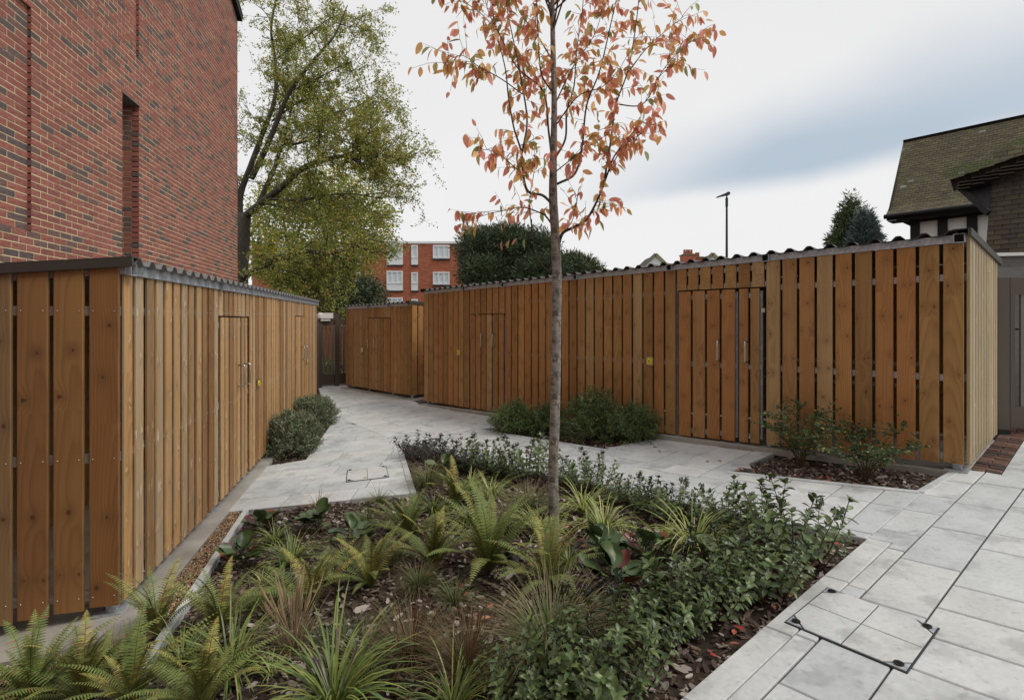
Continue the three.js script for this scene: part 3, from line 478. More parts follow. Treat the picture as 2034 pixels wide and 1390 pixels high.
// ───────────────────────── brick building on the left ─────────────────────────
{
  reseed(321); const far = 12.8, O = [-3.79 - .2238 * far, far], a = [.2184, -.9759], n = [a[1], -a[0]];
  const y0 = 0; const root = thing('brick_building', 'tall red and dark brick gable wall rising behind the left timber store', 'building', O[0], y0, O[1], Math.atan2(a[1], a[0]));
  const LEN = 10.4, verge = s => 9.0 + s * .42;                 // s from the far corner towards the camera
  const sd = d => (far - d) / .9759;
  const slot = [sd(7.85), sd(7.37), 2.5, 4.8], p1 = [sd(5.52), sd(4.45), 2.53, 4.9], p2 = [sd(7.85), sd(6.75), 5.47, 7.8];
  const cols = [[.29, .068, .045], [.335, .082, .055], [.25, .06, .042], [.31, .085, .06], [.36, .1, .07], [.095, .058, .055], [.06, .05, .055], [.14, .07, .058]];
  const wts = [.22, .42, .56, .68, .77, .86, .93, 1]; const bm = cols.map(c => std({ map: T.brick, color: new THREE.Color(...c).lerp(new THREE.Color(.26, .19, .17), .28).multiplyScalar(1.6), roughness: .95, bumpMap: T.brick, bumpScale: .004 }));
  const list = []; const LB = .2115, HB = .0615, PL = .225, PH = .075, TB = .1;
  for (let r = 0; r < 142; r++) {
    const y = r * PH + .0; for (let k = -1; k < 50; k++) {
      let x0 = k * PL + (r & 1) * PL / 2 + .002, x1 = x0 + LB; if (x1 < .03 || x0 > LEN) continue; x0 = Math.max(x0, .0); { const yy = y + HB / 2; for (const p of [slot, p1, p2]) if (yy > p[2] && yy < p[3]) for (const e of [p[0], p[1]]) { if (x1 < e && x1 > e - .095) x1 = e; if (x0 > e && x0 < e + .095) x0 = e; if (x0 < e && x0 > e - .07) x0 = e; if (x1 > e && x1 < e + .07) x1 = e; } } x1 = Math.min(x1, LEN);
      if (y + HB > verge((x0 + x1) / 2) - .05 || y < 1.35) continue;
      const yc = y + HB / 2;
      const put = (a0, a1, z) => { if (a1 - a0 < .02) return; let q = R(), c = 0; while (q > wts[c]) c++; list.push([a0, a1, y + rr(-.0015, .0015), z + rr(-.0035, .0), c]); };
      if (yc > slot[2] && yc < slot[3]) { if (x0 < slot[1] && x1 > slot[0]) { put(x0, Math.min(x1, slot[0]), 0); put(Math.max(x0, slot[1]), x1, 0); continue; } }
      let z = 0; const inP = p => yc > p[2] && yc < p[3];
      let done = false; for (const p of [p1, p2]) if (inP(p) && x0 < p[1] && x1 > p[0]) { const e = [x0, ...[p[0], p[1]].filter(v => v > x0 && v < x1), x1]; for (let i = 0; i + 1 < e.length; i++) { const mid = (e[i] + e[i + 1]) / 2; put(e[i] + (i ? .001 : 0), e[i + 1], mid > p[0] && mid < p[1] ? .035 : 0); } done = true; break; }
      if (!done) put(x0, x1, z);
    }
  }
  // nearest 300 that are in view become single bricks
  const view = b => { const s = (b[0] + b[1]) / 2, x = O[0] + a[0] * s, d = O[1] + a[1] * s; if (d < 1) return 1e9; const u = CX + F * x / d, v = HY - F * (b[2] - EYE) / d; return u < -5 || v < -5 || b[2] < 2.0 ? 1e9 : d; };
  const ranked = list.map(b => [view(b), b]).sort((p, q) => p[0] - q[0]); const parts = new MB(); let cnt = 0;
  const bg = [0, 1, 2, 3, 4, 5].map(i => { const g = boxGeo(-.5, .5, 0, 1, 0, TB); const uv = g.attributes.uv, ox = R(), oy = R(); for (let k = 0; k < uv.count; k++) uv.setXY(k, uv.getX(k) * .42 + ox, uv.getY(k) * .14 + oy); g.deleteAttribute('color'); return g; });
  const rest = cols.map(() => []);
  for (const [v, b] of ranked) {
    const [x0, x1, y, z, c] = b;
    if (v < 1e8 && cnt < 300) { const m = mesh('brick', pick(bg), bm[c], root); m.position.set((x0 + x1) / 2, y, z); m.scale.set(x1 - x0, HB, 1); cnt++; }
    else { const g = pick(bg).clone(); g.scale(x1 - x0, HB, 1); g.translate((x0 + x1) / 2, y, z); rest[c].push(g); }
  }
  rest.forEach((gs, i) => { if (gs.length) { const m = mesh('brickwork', mergeGeometries(gs), bm[i], root); m.userData.kind = 'stuff'; } });
  // mortar face, with the slot and blind panels left open, and reveals
  const zf = .0018; const core = new MB(); const strip = (s0, s1, ya, yb, z) => { const q = [V(s1, ya, z), V(s0, ya, z), V(s0, yb(s0), z), V(s1, yb(s1), z)]; core.quad(...q, ...q.map(v => [v.x, v.y])); };
  const C = v => () => v;
  strip(0, slot[0], 0, verge, zf); strip(slot[0], slot[1], 0, C(slot[2]), zf); strip(slot[0], slot[1], slot[3], C(p2[2]), zf); strip(slot[0], slot[1], p2[2], C(p2[3]), zf + .035); strip(slot[0], slot[1], p2[3], verge, zf);
  strip(slot[1], p2[1], 0, C(p2[2]), zf); strip(slot[1], p2[1], p2[3], verge, zf); strip(slot[1], p2[1], p2[2], C(p2[3]), zf + .035);
  strip(p2[1], p1[0], 0, verge, zf); strip(p1[0], p1[1], 0, C(p1[2]), zf); strip(p1[0], p1[1], p1[3], verge, zf); strip(p1[0], p1[1], p1[2], C(p1[3]), zf + .035); strip(p1[1], LEN, 0, verge, zf);
  core.quad(V(0, 0, zf), V(0, 0, 3.4), V(0, verge(0), 3.4), V(0, verge(0), zf)); core.quad(V(LEN, 0, 3.4), V(LEN, 0, zf), V(LEN, verge(LEN), zf), V(LEN, verge(LEN), 3.4)); core.quad(V(0, verge(0), zf), V(0, verge(0), 3.4), V(LEN, verge(LEN), 3.4), V(LEN, verge(LEN), zf)); core.quad(V(0, 0, 3.4), V(LEN, 0, 3.4), V(LEN, verge(LEN), 3.4), V(0, verge(0), 3.4));
  mesh('wall', core.geo(), M.mortar, root); mesh('end_wall', boxGeo(LEN + .003, LEN + .1, 0, verge(LEN) - .05, .004, 3.4), M.farbrick, root);
  const w = new THREE.Group(); w.name = 'window'; root.add(w);
  // brick reveals of the slot window
  const rm = cols.map((c, i) => bm[i]); for (let r = 0; r * PH + 2.475 < 4.74; r++) { const y = r * PH + 2.475 + PH; for (const [z0, z1] of (r & 1) ? [[.104, .31], [.322, .40]] : [[.104, .2], [.212, .40]]) { const m = mesh('brick', pick(bg), pick(bm), w); m.rotation.y = Math.PI / 2; m.scale.set(z1 - z0, HB, .3); m.position.set(slot[0] - .03, y, (z0 + z1) / 2); } }
  mesh('reveal', new MB().box(slot[0] - .02, slot[0] - .006, 2.5, 4.8, .1, .42).box(slot[1] + .006, slot[1] + .03, 2.5, 4.8, .1, .42).geo(), M.mortar, w);
  mesh('lintel', boxGeo(slot[0] - .02, slot[1] + .02, 4.79, 4.806, -.012, .42), M.lead, w);
  mesh('sill', new MB().bar(V(slot[0] - .01, 2.5, .12), V(slot[1] + .03, 2.5, .12), .3, .03).geo(), M.lead, w);
  mesh('frame', boxGeo(slot[0], slot[1], 2.5, 4.8, .4, .43), M.brown, w);
  mesh('verge', new MB().bar(V(-.06, verge(-.06) - .02, .0), V(LEN, verge(LEN) - .02, .0), .2, .16).geo(), M.black, root);
  mesh('flashing', new MB().bar(V(-.06, verge(-.06) + .065, -.105), V(LEN, verge(LEN) + .065, -.105), .02, .02).geo(), M.lead, root);
}
{ // the rest of the brick building, round behind the viewer: it shades the near end of the courtyard
  const t = thing('rear_building', 'plain brick building standing behind the viewer, out of the picture', 'building', -6, 0, -2.4); mesh('wall', boxGeo(-1, 8.5, 0, 7.5, 0, 6), M.farbrick, t); mesh('coping', boxGeo(-1.1, 8.6, 7.502, 7.6, -.1, 6.1), M.lead, t);
}
// ───────────────────────── gates, fence, boundary wall ─────────────────────────
{ // far metal gate between the two stores
  const A = gp(631, 770), B = gp(690, 764); const yA = G(...A); const dx = B[0] - A[0], dd = B[1] - A[1], l = Math.hypot(dx, dd);
  const t = thing('metal_gate', 'brown metal bar gate closing the gap between left and middle stores', 'gate', A[0], yA, A[1], Math.atan2(dd, dx)); const h = 1.66;
  for (const [x, w, hh] of [[.04, .09, h + .03], [l * .62, .1, h + .1], [l - .02, .06, h - .02]]) mesh('post', boxGeo(x - w / 2, x + w / 2, 0, hh, -.05, .05), M.brown, t);
  for (const [x0, x1] of [[.09, l * .62 - .055], [l * .62 + .055, l - .055]]) {
    mesh('top_rail', boxGeo(x0, x1, h - .17, h - .03, -.025, .025), M.brown, t); mesh('kick_panel', boxGeo(x0, x1, .06, .3, -.025, .025), M.brown, t);
    const k = Math.round((x1 - x0) / .085); for (let i = 0; i < k; i++) { const x = x0 + (x1 - x0) * (i + .5) / k; mesh('bar', boxGeo(x - .017, x + .017, .3, h - .17, -.012, .012), M.brownslat, t); }
  }
  mesh('head_bar', boxGeo(l * .3, l * .62 - .05, h + .05, h + .1, -.04, .04), M.brown, t);
  const f = thing('floodlight', 'white box floodlight fixed on top of the far gate post', 'light', A[0] + dx * .3, yA + h - .02, A[1] + dd * .3 - .08, Math.atan2(dd, dx) - .2);
  mesh('housing', boxGeo(-.16, .16, .0, .13, -.06, .06), M.white, f); mesh('bracket', boxGeo(-.12, .1, -.06, -.002, -.05, .04), M.white, f);
  const c = thing('camera', 'small white dome camera beside the floodlight at the gate', 'camera', A[0] + .05, yA + h + .02, A[1] - .06); const g = new THREE.SphereGeometry(.065, 14, 10); mesh('dome', g, M.white, c); mesh('hood', new THREE.CylinderGeometry(.07, .075, .03, 14).translate(0, .05, 0), M.white, c);
}
{ // board fence beyond the gate
  reseed(61); const t = thing('board_fence', 'red brown close board fence with grey metal posts seen through the gate', 'fence', -7.4, 0, 15.6); const mats = woodMat(T.dark, ['#f0c0a0', '#e0b090', '#f8ccaa']);
  for (let x = 0; x < 4.2; x += .15) board(t, mats, x, .12, 1.42, 0, .138, .02); mesh('rail', boxGeo(-.1, 4.2, 1.42, 1.47, -.03, .03), M.darkwood[1], t); mesh('gravel_board', boxGeo(-.1, 4.2, 0, .12, -.02, .02), M.conc, t);
  for (const x of [.35, 1.55, 2.35, 3.1]) { const p = new THREE.Group(); p.name = 'post'; t.add(p); mesh('shaft', boxGeo(x - .035, x + .035, -.1, 1.48, -.12, -.05), M.galv, p); mesh('arm', boxGeo(x - .03, x + .1, 1.44, 1.5, -.12, -.05), M.galv, p); }
}
{ // grey boundary wall and brown gate beyond the long store
  const t = thing('boundary_wall', 'smooth grey rendered wall with pale coping behind the brown gate', 'wall', ...(() => { const p = [5.05, 5.95]; return [p[0], G(5, 5.5), p[1]]; })(), Math.atan2(-.18, 1));
  mesh('panel', boxGeo(-.45, 4.2, -.1, .98, 0, -.18 + .3), M.render, t); mesh('panel', boxGeo(-.45, 4.2, 1.0, 1.78, 0, .12), M.render, t); mesh('coping', boxGeo(-.5, 4.25, 1.785, 1.82, -.04, .16), M.white, t); mesh('joint', boxGeo(-.45, 4.2, .98, 1.0, .01, .11), M.dark, t);
  const g = gp(2006, 862), gg = thing('metal_gate', 'dark brown metal gate panel at the right edge beside the long store', 'gate', g[0] - .05, G(...g), g[1] + .05, Math.atan2(-.12, 1));
  mesh('post', boxGeo(-.045, .055, .04, 1.49, -.05, .05), M.brown, gg); mesh('foot', boxGeo(-.05, .06, .0, .035, -.06, .06), M.black, gg); mesh('top_rail', boxGeo(.09, 1.3, 1.33, 1.49, -.02, .02), M.brown, gg); mesh('bottom_rail', boxGeo(.09, 1.3, .06, .26, -.02, .02), M.brown, gg); mesh('stile', boxGeo(.075, .115, .06, 1.485, -.03, .03), M.brown, gg);
  for (let x = .2; x < 1.3; x += .11) mesh('bar', boxGeo(x - .02, x + .02, .26, 1.33, -.012, .012), M.brownslat, gg);
}
// ───────────────────────── tiled house on the right ─────────────────────────
const tileCol = () => { const t = R(), k = rr(.82, 1.18); return (t < .5 ? [.105, .09, .055] : t < .78 ? [.115, .104, .058] : t < .95 ? [.095, .08, .056] : t < .992 ? [.135, .11, .058] : [.24, .24, .22]).map(v => v * k); };
const tileMats = (() => { reseed(5); return ['#4e443c', '#544a40', '#585242', '#4a423e', '#564c3c', '#5c5242'].map(c => std({ map: T.brick, color: c, roughness: .95 })); })();
function tileGeo(w, l, t) { const mb = new MB(); const a = x => .006 * Math.sin(x * 3); return mb.box(-w / 2, w / 2, -t, 0, -.0, l).geo(); }
// roof plane: eave origin, along (unit plan), up-slope vector in plan, rise; tiles laid as real overlapping pieces
function tiledPlane(root, W0, W1, run, riseF, tw, gauge, parts, keep = () => true, moss = 0, name = 'tile') {
  const mb = new MB(); const rows = []; let L = 0; const prof = []; const N = 60; let px = 0, py = 0; prof.push([0, 0, 0]);
  for (let i = 1; i <= N; i++) { const z = run * i / N, y = riseF(z / run); L += Math.hypot(run / N, y - py); prof.push([L, z, y]); py = y; }
  const atL = q => { q = clamp(q, 0, L); let i = 1; while (i < N && prof[i][0] < q) i++; const A = prof[i - 1], B = prof[i], t = (q - A[0]) / (B[0] - A[0] || 1); return [mix(A[1], B[1], t), mix(A[2], B[2], t)]; };
  let n = 0, k = 0; const g0 = new THREE.BoxGeometry(1, 1, 1); g0.translate(0, 0, .5); let cnt = 0; const rest = [];
  for (let q = 0; q < L - gauge * .5; q += gauge, k++) {
    const [z0, y0] = atL(q), [z1, y1] = atL(q + gauge * 1.35); const sl = Math.atan2(y1 - y0, z1 - z0), ln = Math.hypot(y1 - y0, z1 - z0);
    for (let x = W1 - (k & 1 ? tw / 4 : tw / 2), fi = 1; x > W0; x -= fi && (k & 1) ? tw * .75 : tw, fi = 0) {
      if (!keep(x, z0)) continue; const w = (fi && (k & 1) ? tw / 2 : tw) - .008; const o = new THREE.Object3D(); o.position.set(x, y0 + .022 + rr(-.003, .003), z0); o.rotation.set(-sl + .075 + rr(-.02, .02), rr(-.008, .008), rr(-.008, .008)); o.scale.set(w, .03, ln); o.updateMatrix();
      if (cnt < parts) { const m = mesh(name, g0, pick(tileMats), root); m.position.copy(o.position); m.rotation.copy(o.rotation); m.scale.copy(o.scale); cnt++; }
      else { const g = g0.clone(); g.applyMatrix4(o.matrix); g.deleteAttribute('uv'); const c = tileCol(); const mo = moss && fbm(x * 1.1, q * 1.6, 3, 3) > .6 ? [.05, .075, .02] : null; const cc = mo ? c.map((v, i) => mix(v, mo[i], .6)) : c; const arr = new Float32Array(g.attributes.position.count * 3); for (let i = 0; i < arr.length; i++) arr[i] = cc[i % 3]; g.setAttribute('color', new THREE.BufferAttribute(arr, 3)); rest.push(g); }
    }
  }
  if (rest.length) { const m = mesh(name + 's', mergeGeometries(rest), M.vcol, root); m.userData.kind = 'stuff'; }
  for (let i = 1; i <= N; i++) { const A = prof[i - 1], B = prof[i]; mb.quad(V(W0, A[2], A[1]), V(W1, A[2], A[1]), V(W1, B[2], B[1]), V(W0, B[2], B[1])); }
  return { L, under: mb.geo(true) };
}
{
  reseed(700); const d0 = 14, E0 = [(1760 - CX) / F * d0, d0]; const eaveY = EYE + (HY - 429) / F * d0;
  // along the ridge towards the camera's right: minus AR
  const al = [-AR[0], -AR[1]]; const turn = Math.atan2(-al[1], -al[0]);           // local -x runs along the eave, local +z goes up the slope
  const t = thing('tiled_house', 'black and white timbered house with steep mossy brown tiled roof', 'house', E0[0], eaveY, E0[1], turn);
  const run = 1.72, rise = f => 2.28 * (f < .16 ? f * .55 / .16 * .16 : mix(.088, 1, (f - .16) / .84));
  const rf = new THREE.Group(); rf.name = 'roof'; t.add(rf);
  const tp = tiledPlane(rf, -7.5, 0, run, rise, .15, .088, 0, () => true, 1); mesh('underlay', tp.under, M.soffit, rf);
  const mbk = new MB(); mbk.quad(V(-7.5, rise(1), run), V(0, rise(1), run), V(0, 0, run * 2), V(-7.5, 0, run * 2)); mesh('rear_slope', mbk.geo(), tileMats[0], rf);
  for (let i = 0; i < 17; i++) { const g = new THREE.CylinderGeometry(.12, .12, .44, 10, 1, false, -Math.PI / 2, Math.PI); g.rotateZ(Math.PI / 2); g.rotateX(-Math.PI / 2 * 0); const m = mesh('ridge_tile', g, pick(tileMats), rf); m.position.set(-.22 - i * .445, rise(1) + .0, run); m.rotation.y = 0; }
  mesh('gutter', new MB().tube([V(.02, -.03, -.06), V(-7.5, -.03, -.06)], .06, 8).geo(true), M.soffit, t); mesh('fascia', boxGeo(-7.5, -.02, -.13, -.04, .0, .04), M.soffit, t); mesh('soffit', boxGeo(-7.5, -.04, -.152, -.132, .04, .5), M.soffit, t);
  mesh('wall', boxGeo(-7.5, -.5, -4.4, -.16, .42, 3.2), M.white, t);
  { const gm = new MB(); gm.quad(V(-.04, 0, .0), V(-.04, 0, run * 2), V(-.04, rise(1), run), V(-.04, rise(1), run)); mesh('gable', gm.geo(), M.soffit, t); }
  const beam = (x0, x1, y0, y1) => mesh('timber', boxGeo(x0, x1, y0, y1, .37, .43), M.soffit, t); beam(-7.5, -.45, -.2, -.155); beam(-7.5, -.45, -1.6, -1.3); for (let x = -.45; x > -7.2; x -= .57) beam(x - .2, x, -1.3, -.2);
}
{ // nearer wing: steep tile plane, gablet with bonnet tiles
  reseed(710); const d0 = 9.3; const E = [(1957 - CX) / F * d0, d0], yE = EYE + (HY - 520) / F * d0; const al = [-AR[0], -AR[1]]; const turn = Math.atan2(-al[1], -al[0]);
  const t = thing('house_wing', 'near dark tiled wing of the timbered house with black gablet at right edge', 'house', E[0], yE, E[1], turn);
  const rf = new THREE.Group(); rf.name = 'roof'; t.add(rf); const run = 1.0, rise = f => 2.15 * f; const keep = (x, z) => x < -.02;
  const tp = tiledPlane(rf, -3.2, 0, run, rise, .2, .1, 300, keep); mesh('underlay', tp.under, M.soffit, rf);
  mesh('wall', boxGeo(-3.2, -.05, -3.5, .0, .1, 2.2), M.render, t);
  const side = new MB(); side.quad(V(-.01, -.1, .02), V(-.01, -.1, 2.2), V(-.01, 1.0, 1.3), V(-.01, .95, .47)); mesh('side_wall', side.geo(), std({ map: T.brick, color: 0x3a2826, roughness: .95 }), t);
  mesh('verge_tiles', new MB().bar(V(.03, -.15, 1.75), V(.03, 1.05, .75), .1, .04, V(1, 0, 0)).geo(), tileMats[1], t);
  // gablet
  const gb = new THREE.Group(); gb.name = 'gablet'; t.add(gb); const gy = 1.55;
  const gp2 = new MB(); const A = V(.45, gy + .02, .62), B = V(.0, gy - .62, .35), C = V(.0, gy - .1, .35); gp2.tri(V(.45, gy, .72), V(-.02, gy - .62, .3), V(-.02, gy + .02, .72)).tri(V(.45, gy, .72), V(-.02, gy + .02, .72), V(-.02, gy - .6, 1.15)); mesh('soffit', gp2.geo(), M.soffit, gb);
  mesh('barge_board', new MB().bar(V(.47, gy + .0, .7), V(-.02, gy - .66, .26), .05, .1).geo(), M.soffit, gb);
  for (let i = 0; i < 7; i++) { const g = new THREE.CylinderGeometry(.1, .125, .3, 9, 1, false, -Math.PI / 2, Math.PI); g.rotateX(.0); g.rotateZ(Math.PI / 2); const m = mesh('bonnet_tile', g, pick(tileMats), gb); m.position.set(.42 - i * .21, gy + .06 + i * .052, .72); m.rotation.z = -.24; }
  for (let i = 0; i < 5; i++) for (let k = 0; k < 3; k++) mesh('tile', new THREE.BoxGeometry(.19, .018, .16), pick(tileMats), gb).position.set(.36 - i * .2, gy + .03 + i * .05 - k * .07, .64 - k * .06);
}
// ───────────────────────── far buildings, lamp post ─────────────────────────
{
  reseed(800); const d = 45, X = u => (u - CX) / F * d, Y = v => EYE - (v - HY) / F * d; const t = thing('flat_block', 'flat roofed red brick block of flats with white windows beyond the middle store', 'building', X(770), 0, d);
  const x0 = X(500) - X(770), x1 = X(922) - X(770), yt = Y(484); mesh('wall', boxGeo(x0, x1, 0, yt, -9, 0), M.farbrick, t); mesh('parapet', boxGeo(x0 - .1, x1 + .02, yt + .002, Y(479.5), -9.05, .1), M.upvc, t);
  const win = (u0, u1, v0, v1, vs, n) => { const g = new THREE.Group(); g.name = 'window'; t.add(g); const a = X(u0) - X(770), b = X(u1) - X(770), y0 = Y(v1), y1 = Y(v0), ys = Y(vs); const w = (b - a) / n;
    mesh('spandrel', boxGeo(a, b, y0, ys - .02, .0, .06), M.upvc, g); mesh('pane', boxGeo(a + .05, b - .05, ys, y1 - .05, .0, .03), M.curtain, g); const f = new MB(); f.box(a, b, y1 - .12, y1, .0, .1).box(a, b, ys - .02, ys + .08, .0, .1); for (let i = 0; i <= n; i++) { const x = clamp(a + i * w, a + .05, b - .05); f.box(x - .05, x + .05, ys + .08, y1 - .12, .0, .095); } mesh('frame', f.geo(), M.upvc, g); mesh('sill', boxGeo(a - .05, b + .05, y0 - .08, y0, .0, .14), M.galvdark, g); };
  for (const [v0, v1, vs] of [[484, 526, 512], [538, 577, 563], [591, 640, 615]]) { for (const u of [817, 705, 600]) win(u, u + 13, v0 + 3, v1, vs, 1); for (const u of [768, 660, 552]) win(u, u + 32, v0, v1, vs, 3); }
  for (const [v0, v1] of [[487, 514], [540, 566], [593, 620]]) win(860, 893, v0, v1, v1 - 1.5, 3);
}
{
  const d = 52, X = u => (u - CX) / F * d, Y = v => EYE - (v - HY) / F * d; reseed(820);
  const t = thing('far_house', 'distant pale gabled house with brown roof and brick chimneys', 'house', X(1302), 0, d);
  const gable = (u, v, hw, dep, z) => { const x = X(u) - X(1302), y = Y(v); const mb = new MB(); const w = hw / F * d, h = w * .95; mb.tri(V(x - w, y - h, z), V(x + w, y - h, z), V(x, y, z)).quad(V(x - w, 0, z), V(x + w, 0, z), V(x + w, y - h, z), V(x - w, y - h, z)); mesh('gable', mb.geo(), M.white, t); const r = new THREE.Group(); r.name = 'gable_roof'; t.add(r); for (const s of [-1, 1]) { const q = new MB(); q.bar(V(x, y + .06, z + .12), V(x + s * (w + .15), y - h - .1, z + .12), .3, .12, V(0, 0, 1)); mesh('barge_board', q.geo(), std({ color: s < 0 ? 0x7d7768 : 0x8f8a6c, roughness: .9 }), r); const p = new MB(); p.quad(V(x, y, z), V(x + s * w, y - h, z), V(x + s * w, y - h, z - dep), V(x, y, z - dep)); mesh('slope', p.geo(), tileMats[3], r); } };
  gable(1302, 506, 26, 4, 0); gable(1419, 503.5, 16, 4, -.5);
  const mb = new MB(); const xa = X(1302) - X(1302), xb = X(1440) - X(1302); mb.quad(V(xa, Y(530), -.6), V(xb, Y(530), -.6), V(xb, Y(516.5), -3), V(xa, Y(516.5), -3)); mesh('roof', mb.geo(), std({ color: 0x5a4640, roughness: .9 }), t); mesh('wall', boxGeo(xa - 1, xb, 0, Y(530), -6, -.65), M.white, t); mesh('roof_light', new MB().bar(V(X(1336) - X(1302), Y(524), -1.2), V(X(1346) - X(1302), Y(524), -1.2), .5, .12).geo(), M.glass, t);
  for (const [u0, u1, vt, pots] of [[1370, 1396, 502, [1375, 1380, 1384.5, 1389.5]], [1397, 1409, 508, [1399.5, 1404]]]) { const c = new THREE.Group(); c.name = 'chimney'; t.add(c); const a = X(u0) - X(1302), b = X(u1) - X(1302); mesh('stack', boxGeo(a, b, Y(525), Y(vt), -3, -1.6), M.farbrick, c); mesh('cap', boxGeo(a - .06, b + .06, Y(vt), Y(vt - 2.5), -3.06, -1.54), std({ color: 0x77725a, roughness: 1 }), c); for (const u of pots) mesh('pot', new THREE.CylinderGeometry(.11, .13, .5, 8).translate(X(u) - X(1302), Y(vt - 2.5) + .25, -2.3), std({ color: 0x9a5a44, roughness: .9 }), c); }
  const h = thing('small_gable', 'tiny white gable end peeping over the long store roof', 'house', X(1196), 0, d + 3); const k = new MB(); const yy = 6.9; k.tri(V(-1, yy - 1.1, 0), V(1, yy - 1.1, 0), V(0, yy, 0)).quad(V(-1, 0, 0), V(1, 0, 0), V(1, yy - 1.1, 0), V(-1, yy - 1.1, 0)); mesh('gable', k.geo(), M.white, h); for (const s of [-1, 1]) mesh('roof_slope', new MB().bar(V(0, yy + .1, -1.2), V(s * 1.25, yy - 1.25, -1.2), 2.6, .12, V(0, 1, .0)).geo(), M.galvdark, h);
}
{
  const d = 30, x = (1444 - CX) / F * d, yt = EYE + (HY - 386) / F * d; const t = thing('street_lamp', 'tall dark street lamp post standing behind the long store', 'street lamp', x, 0, d);
  mesh('pole', new THREE.CylinderGeometry(.055, .09, yt - .6, 12).translate(0, (yt - .6) / 2, 0), M.lamp, t); mesh('collar', new THREE.CylinderGeometry(.075, .075, .5, 12).translate(0, yt - .45, 0), M.lamp, t); mesh('spigot', new THREE.CylinderGeometry(.04, .04, .3, 10).translate(0, yt - .1, 0), M.lamp, t);
  const g = new THREE.Group(); g.name = 'lamp_head'; t.add(g); g.position.set(0, yt, 0); g.rotation.z = .22; const s = new THREE.Shape(); s.moveTo(.1, -.05); s.lineTo(-.55, -.045); s.lineTo(-.58, -.02); s.lineTo(-.1, .06); s.absarc(.06, .02, .085, 1.9, -1.2, true); mesh('casing', new THREE.ExtrudeGeometry(s, { depth: .26, bevelEnabled: true, bevelSize: .012, bevelThickness: .012, bevelSegments: 2 }).translate(0, 0, -.13), M.lamp, g); mesh('lens', boxGeo(-.5, -.05, -.066, -.058, -.1, .1), M.glass, g);
}
// ───────────────────────── trees ─────────────────────────
const up = V(0, 1, 0); M.thin = new THREE.MeshPhysicalMaterial({ vertexColors: true, roughness: .8, side: THREE.DoubleSide, transmission: .4, thickness: 0 });
function leafQuad(mb, p, dir, side, l, w, fold = .25) {    // pointed leaf folded along the midrib: 4 triangles
  const n = side.clone().cross(dir).normalize(); const a = p, b = p.clone().addScaledVector(dir, l), m = p.clone().addScaledVector(dir, l * .42).addScaledVector(n, -w * fold * .4);
  const s1 = p.clone().addScaledVector(dir, l * .45).addScaledVector(side, w / 2).addScaledVector(n, w * fold), s2 = p.clone().addScaledVector(dir, l * .45).addScaledVector(side, -w / 2).addScaledVector(n, w * fold);
  mb.tri(a, s1, m).tri(s1, b, m).tri(a, m, s2).tri(m, b, s2);
}
const rdir = () => { const z = rr(-1, 1), a = rr(0, 6.283), r = Math.sqrt(1 - z * z); return V(r * Math.cos(a), z, r * Math.sin(a)); };
const curve = (pts, n) => new THREE.CatmullRomCurve3(pts).getPoints(n);
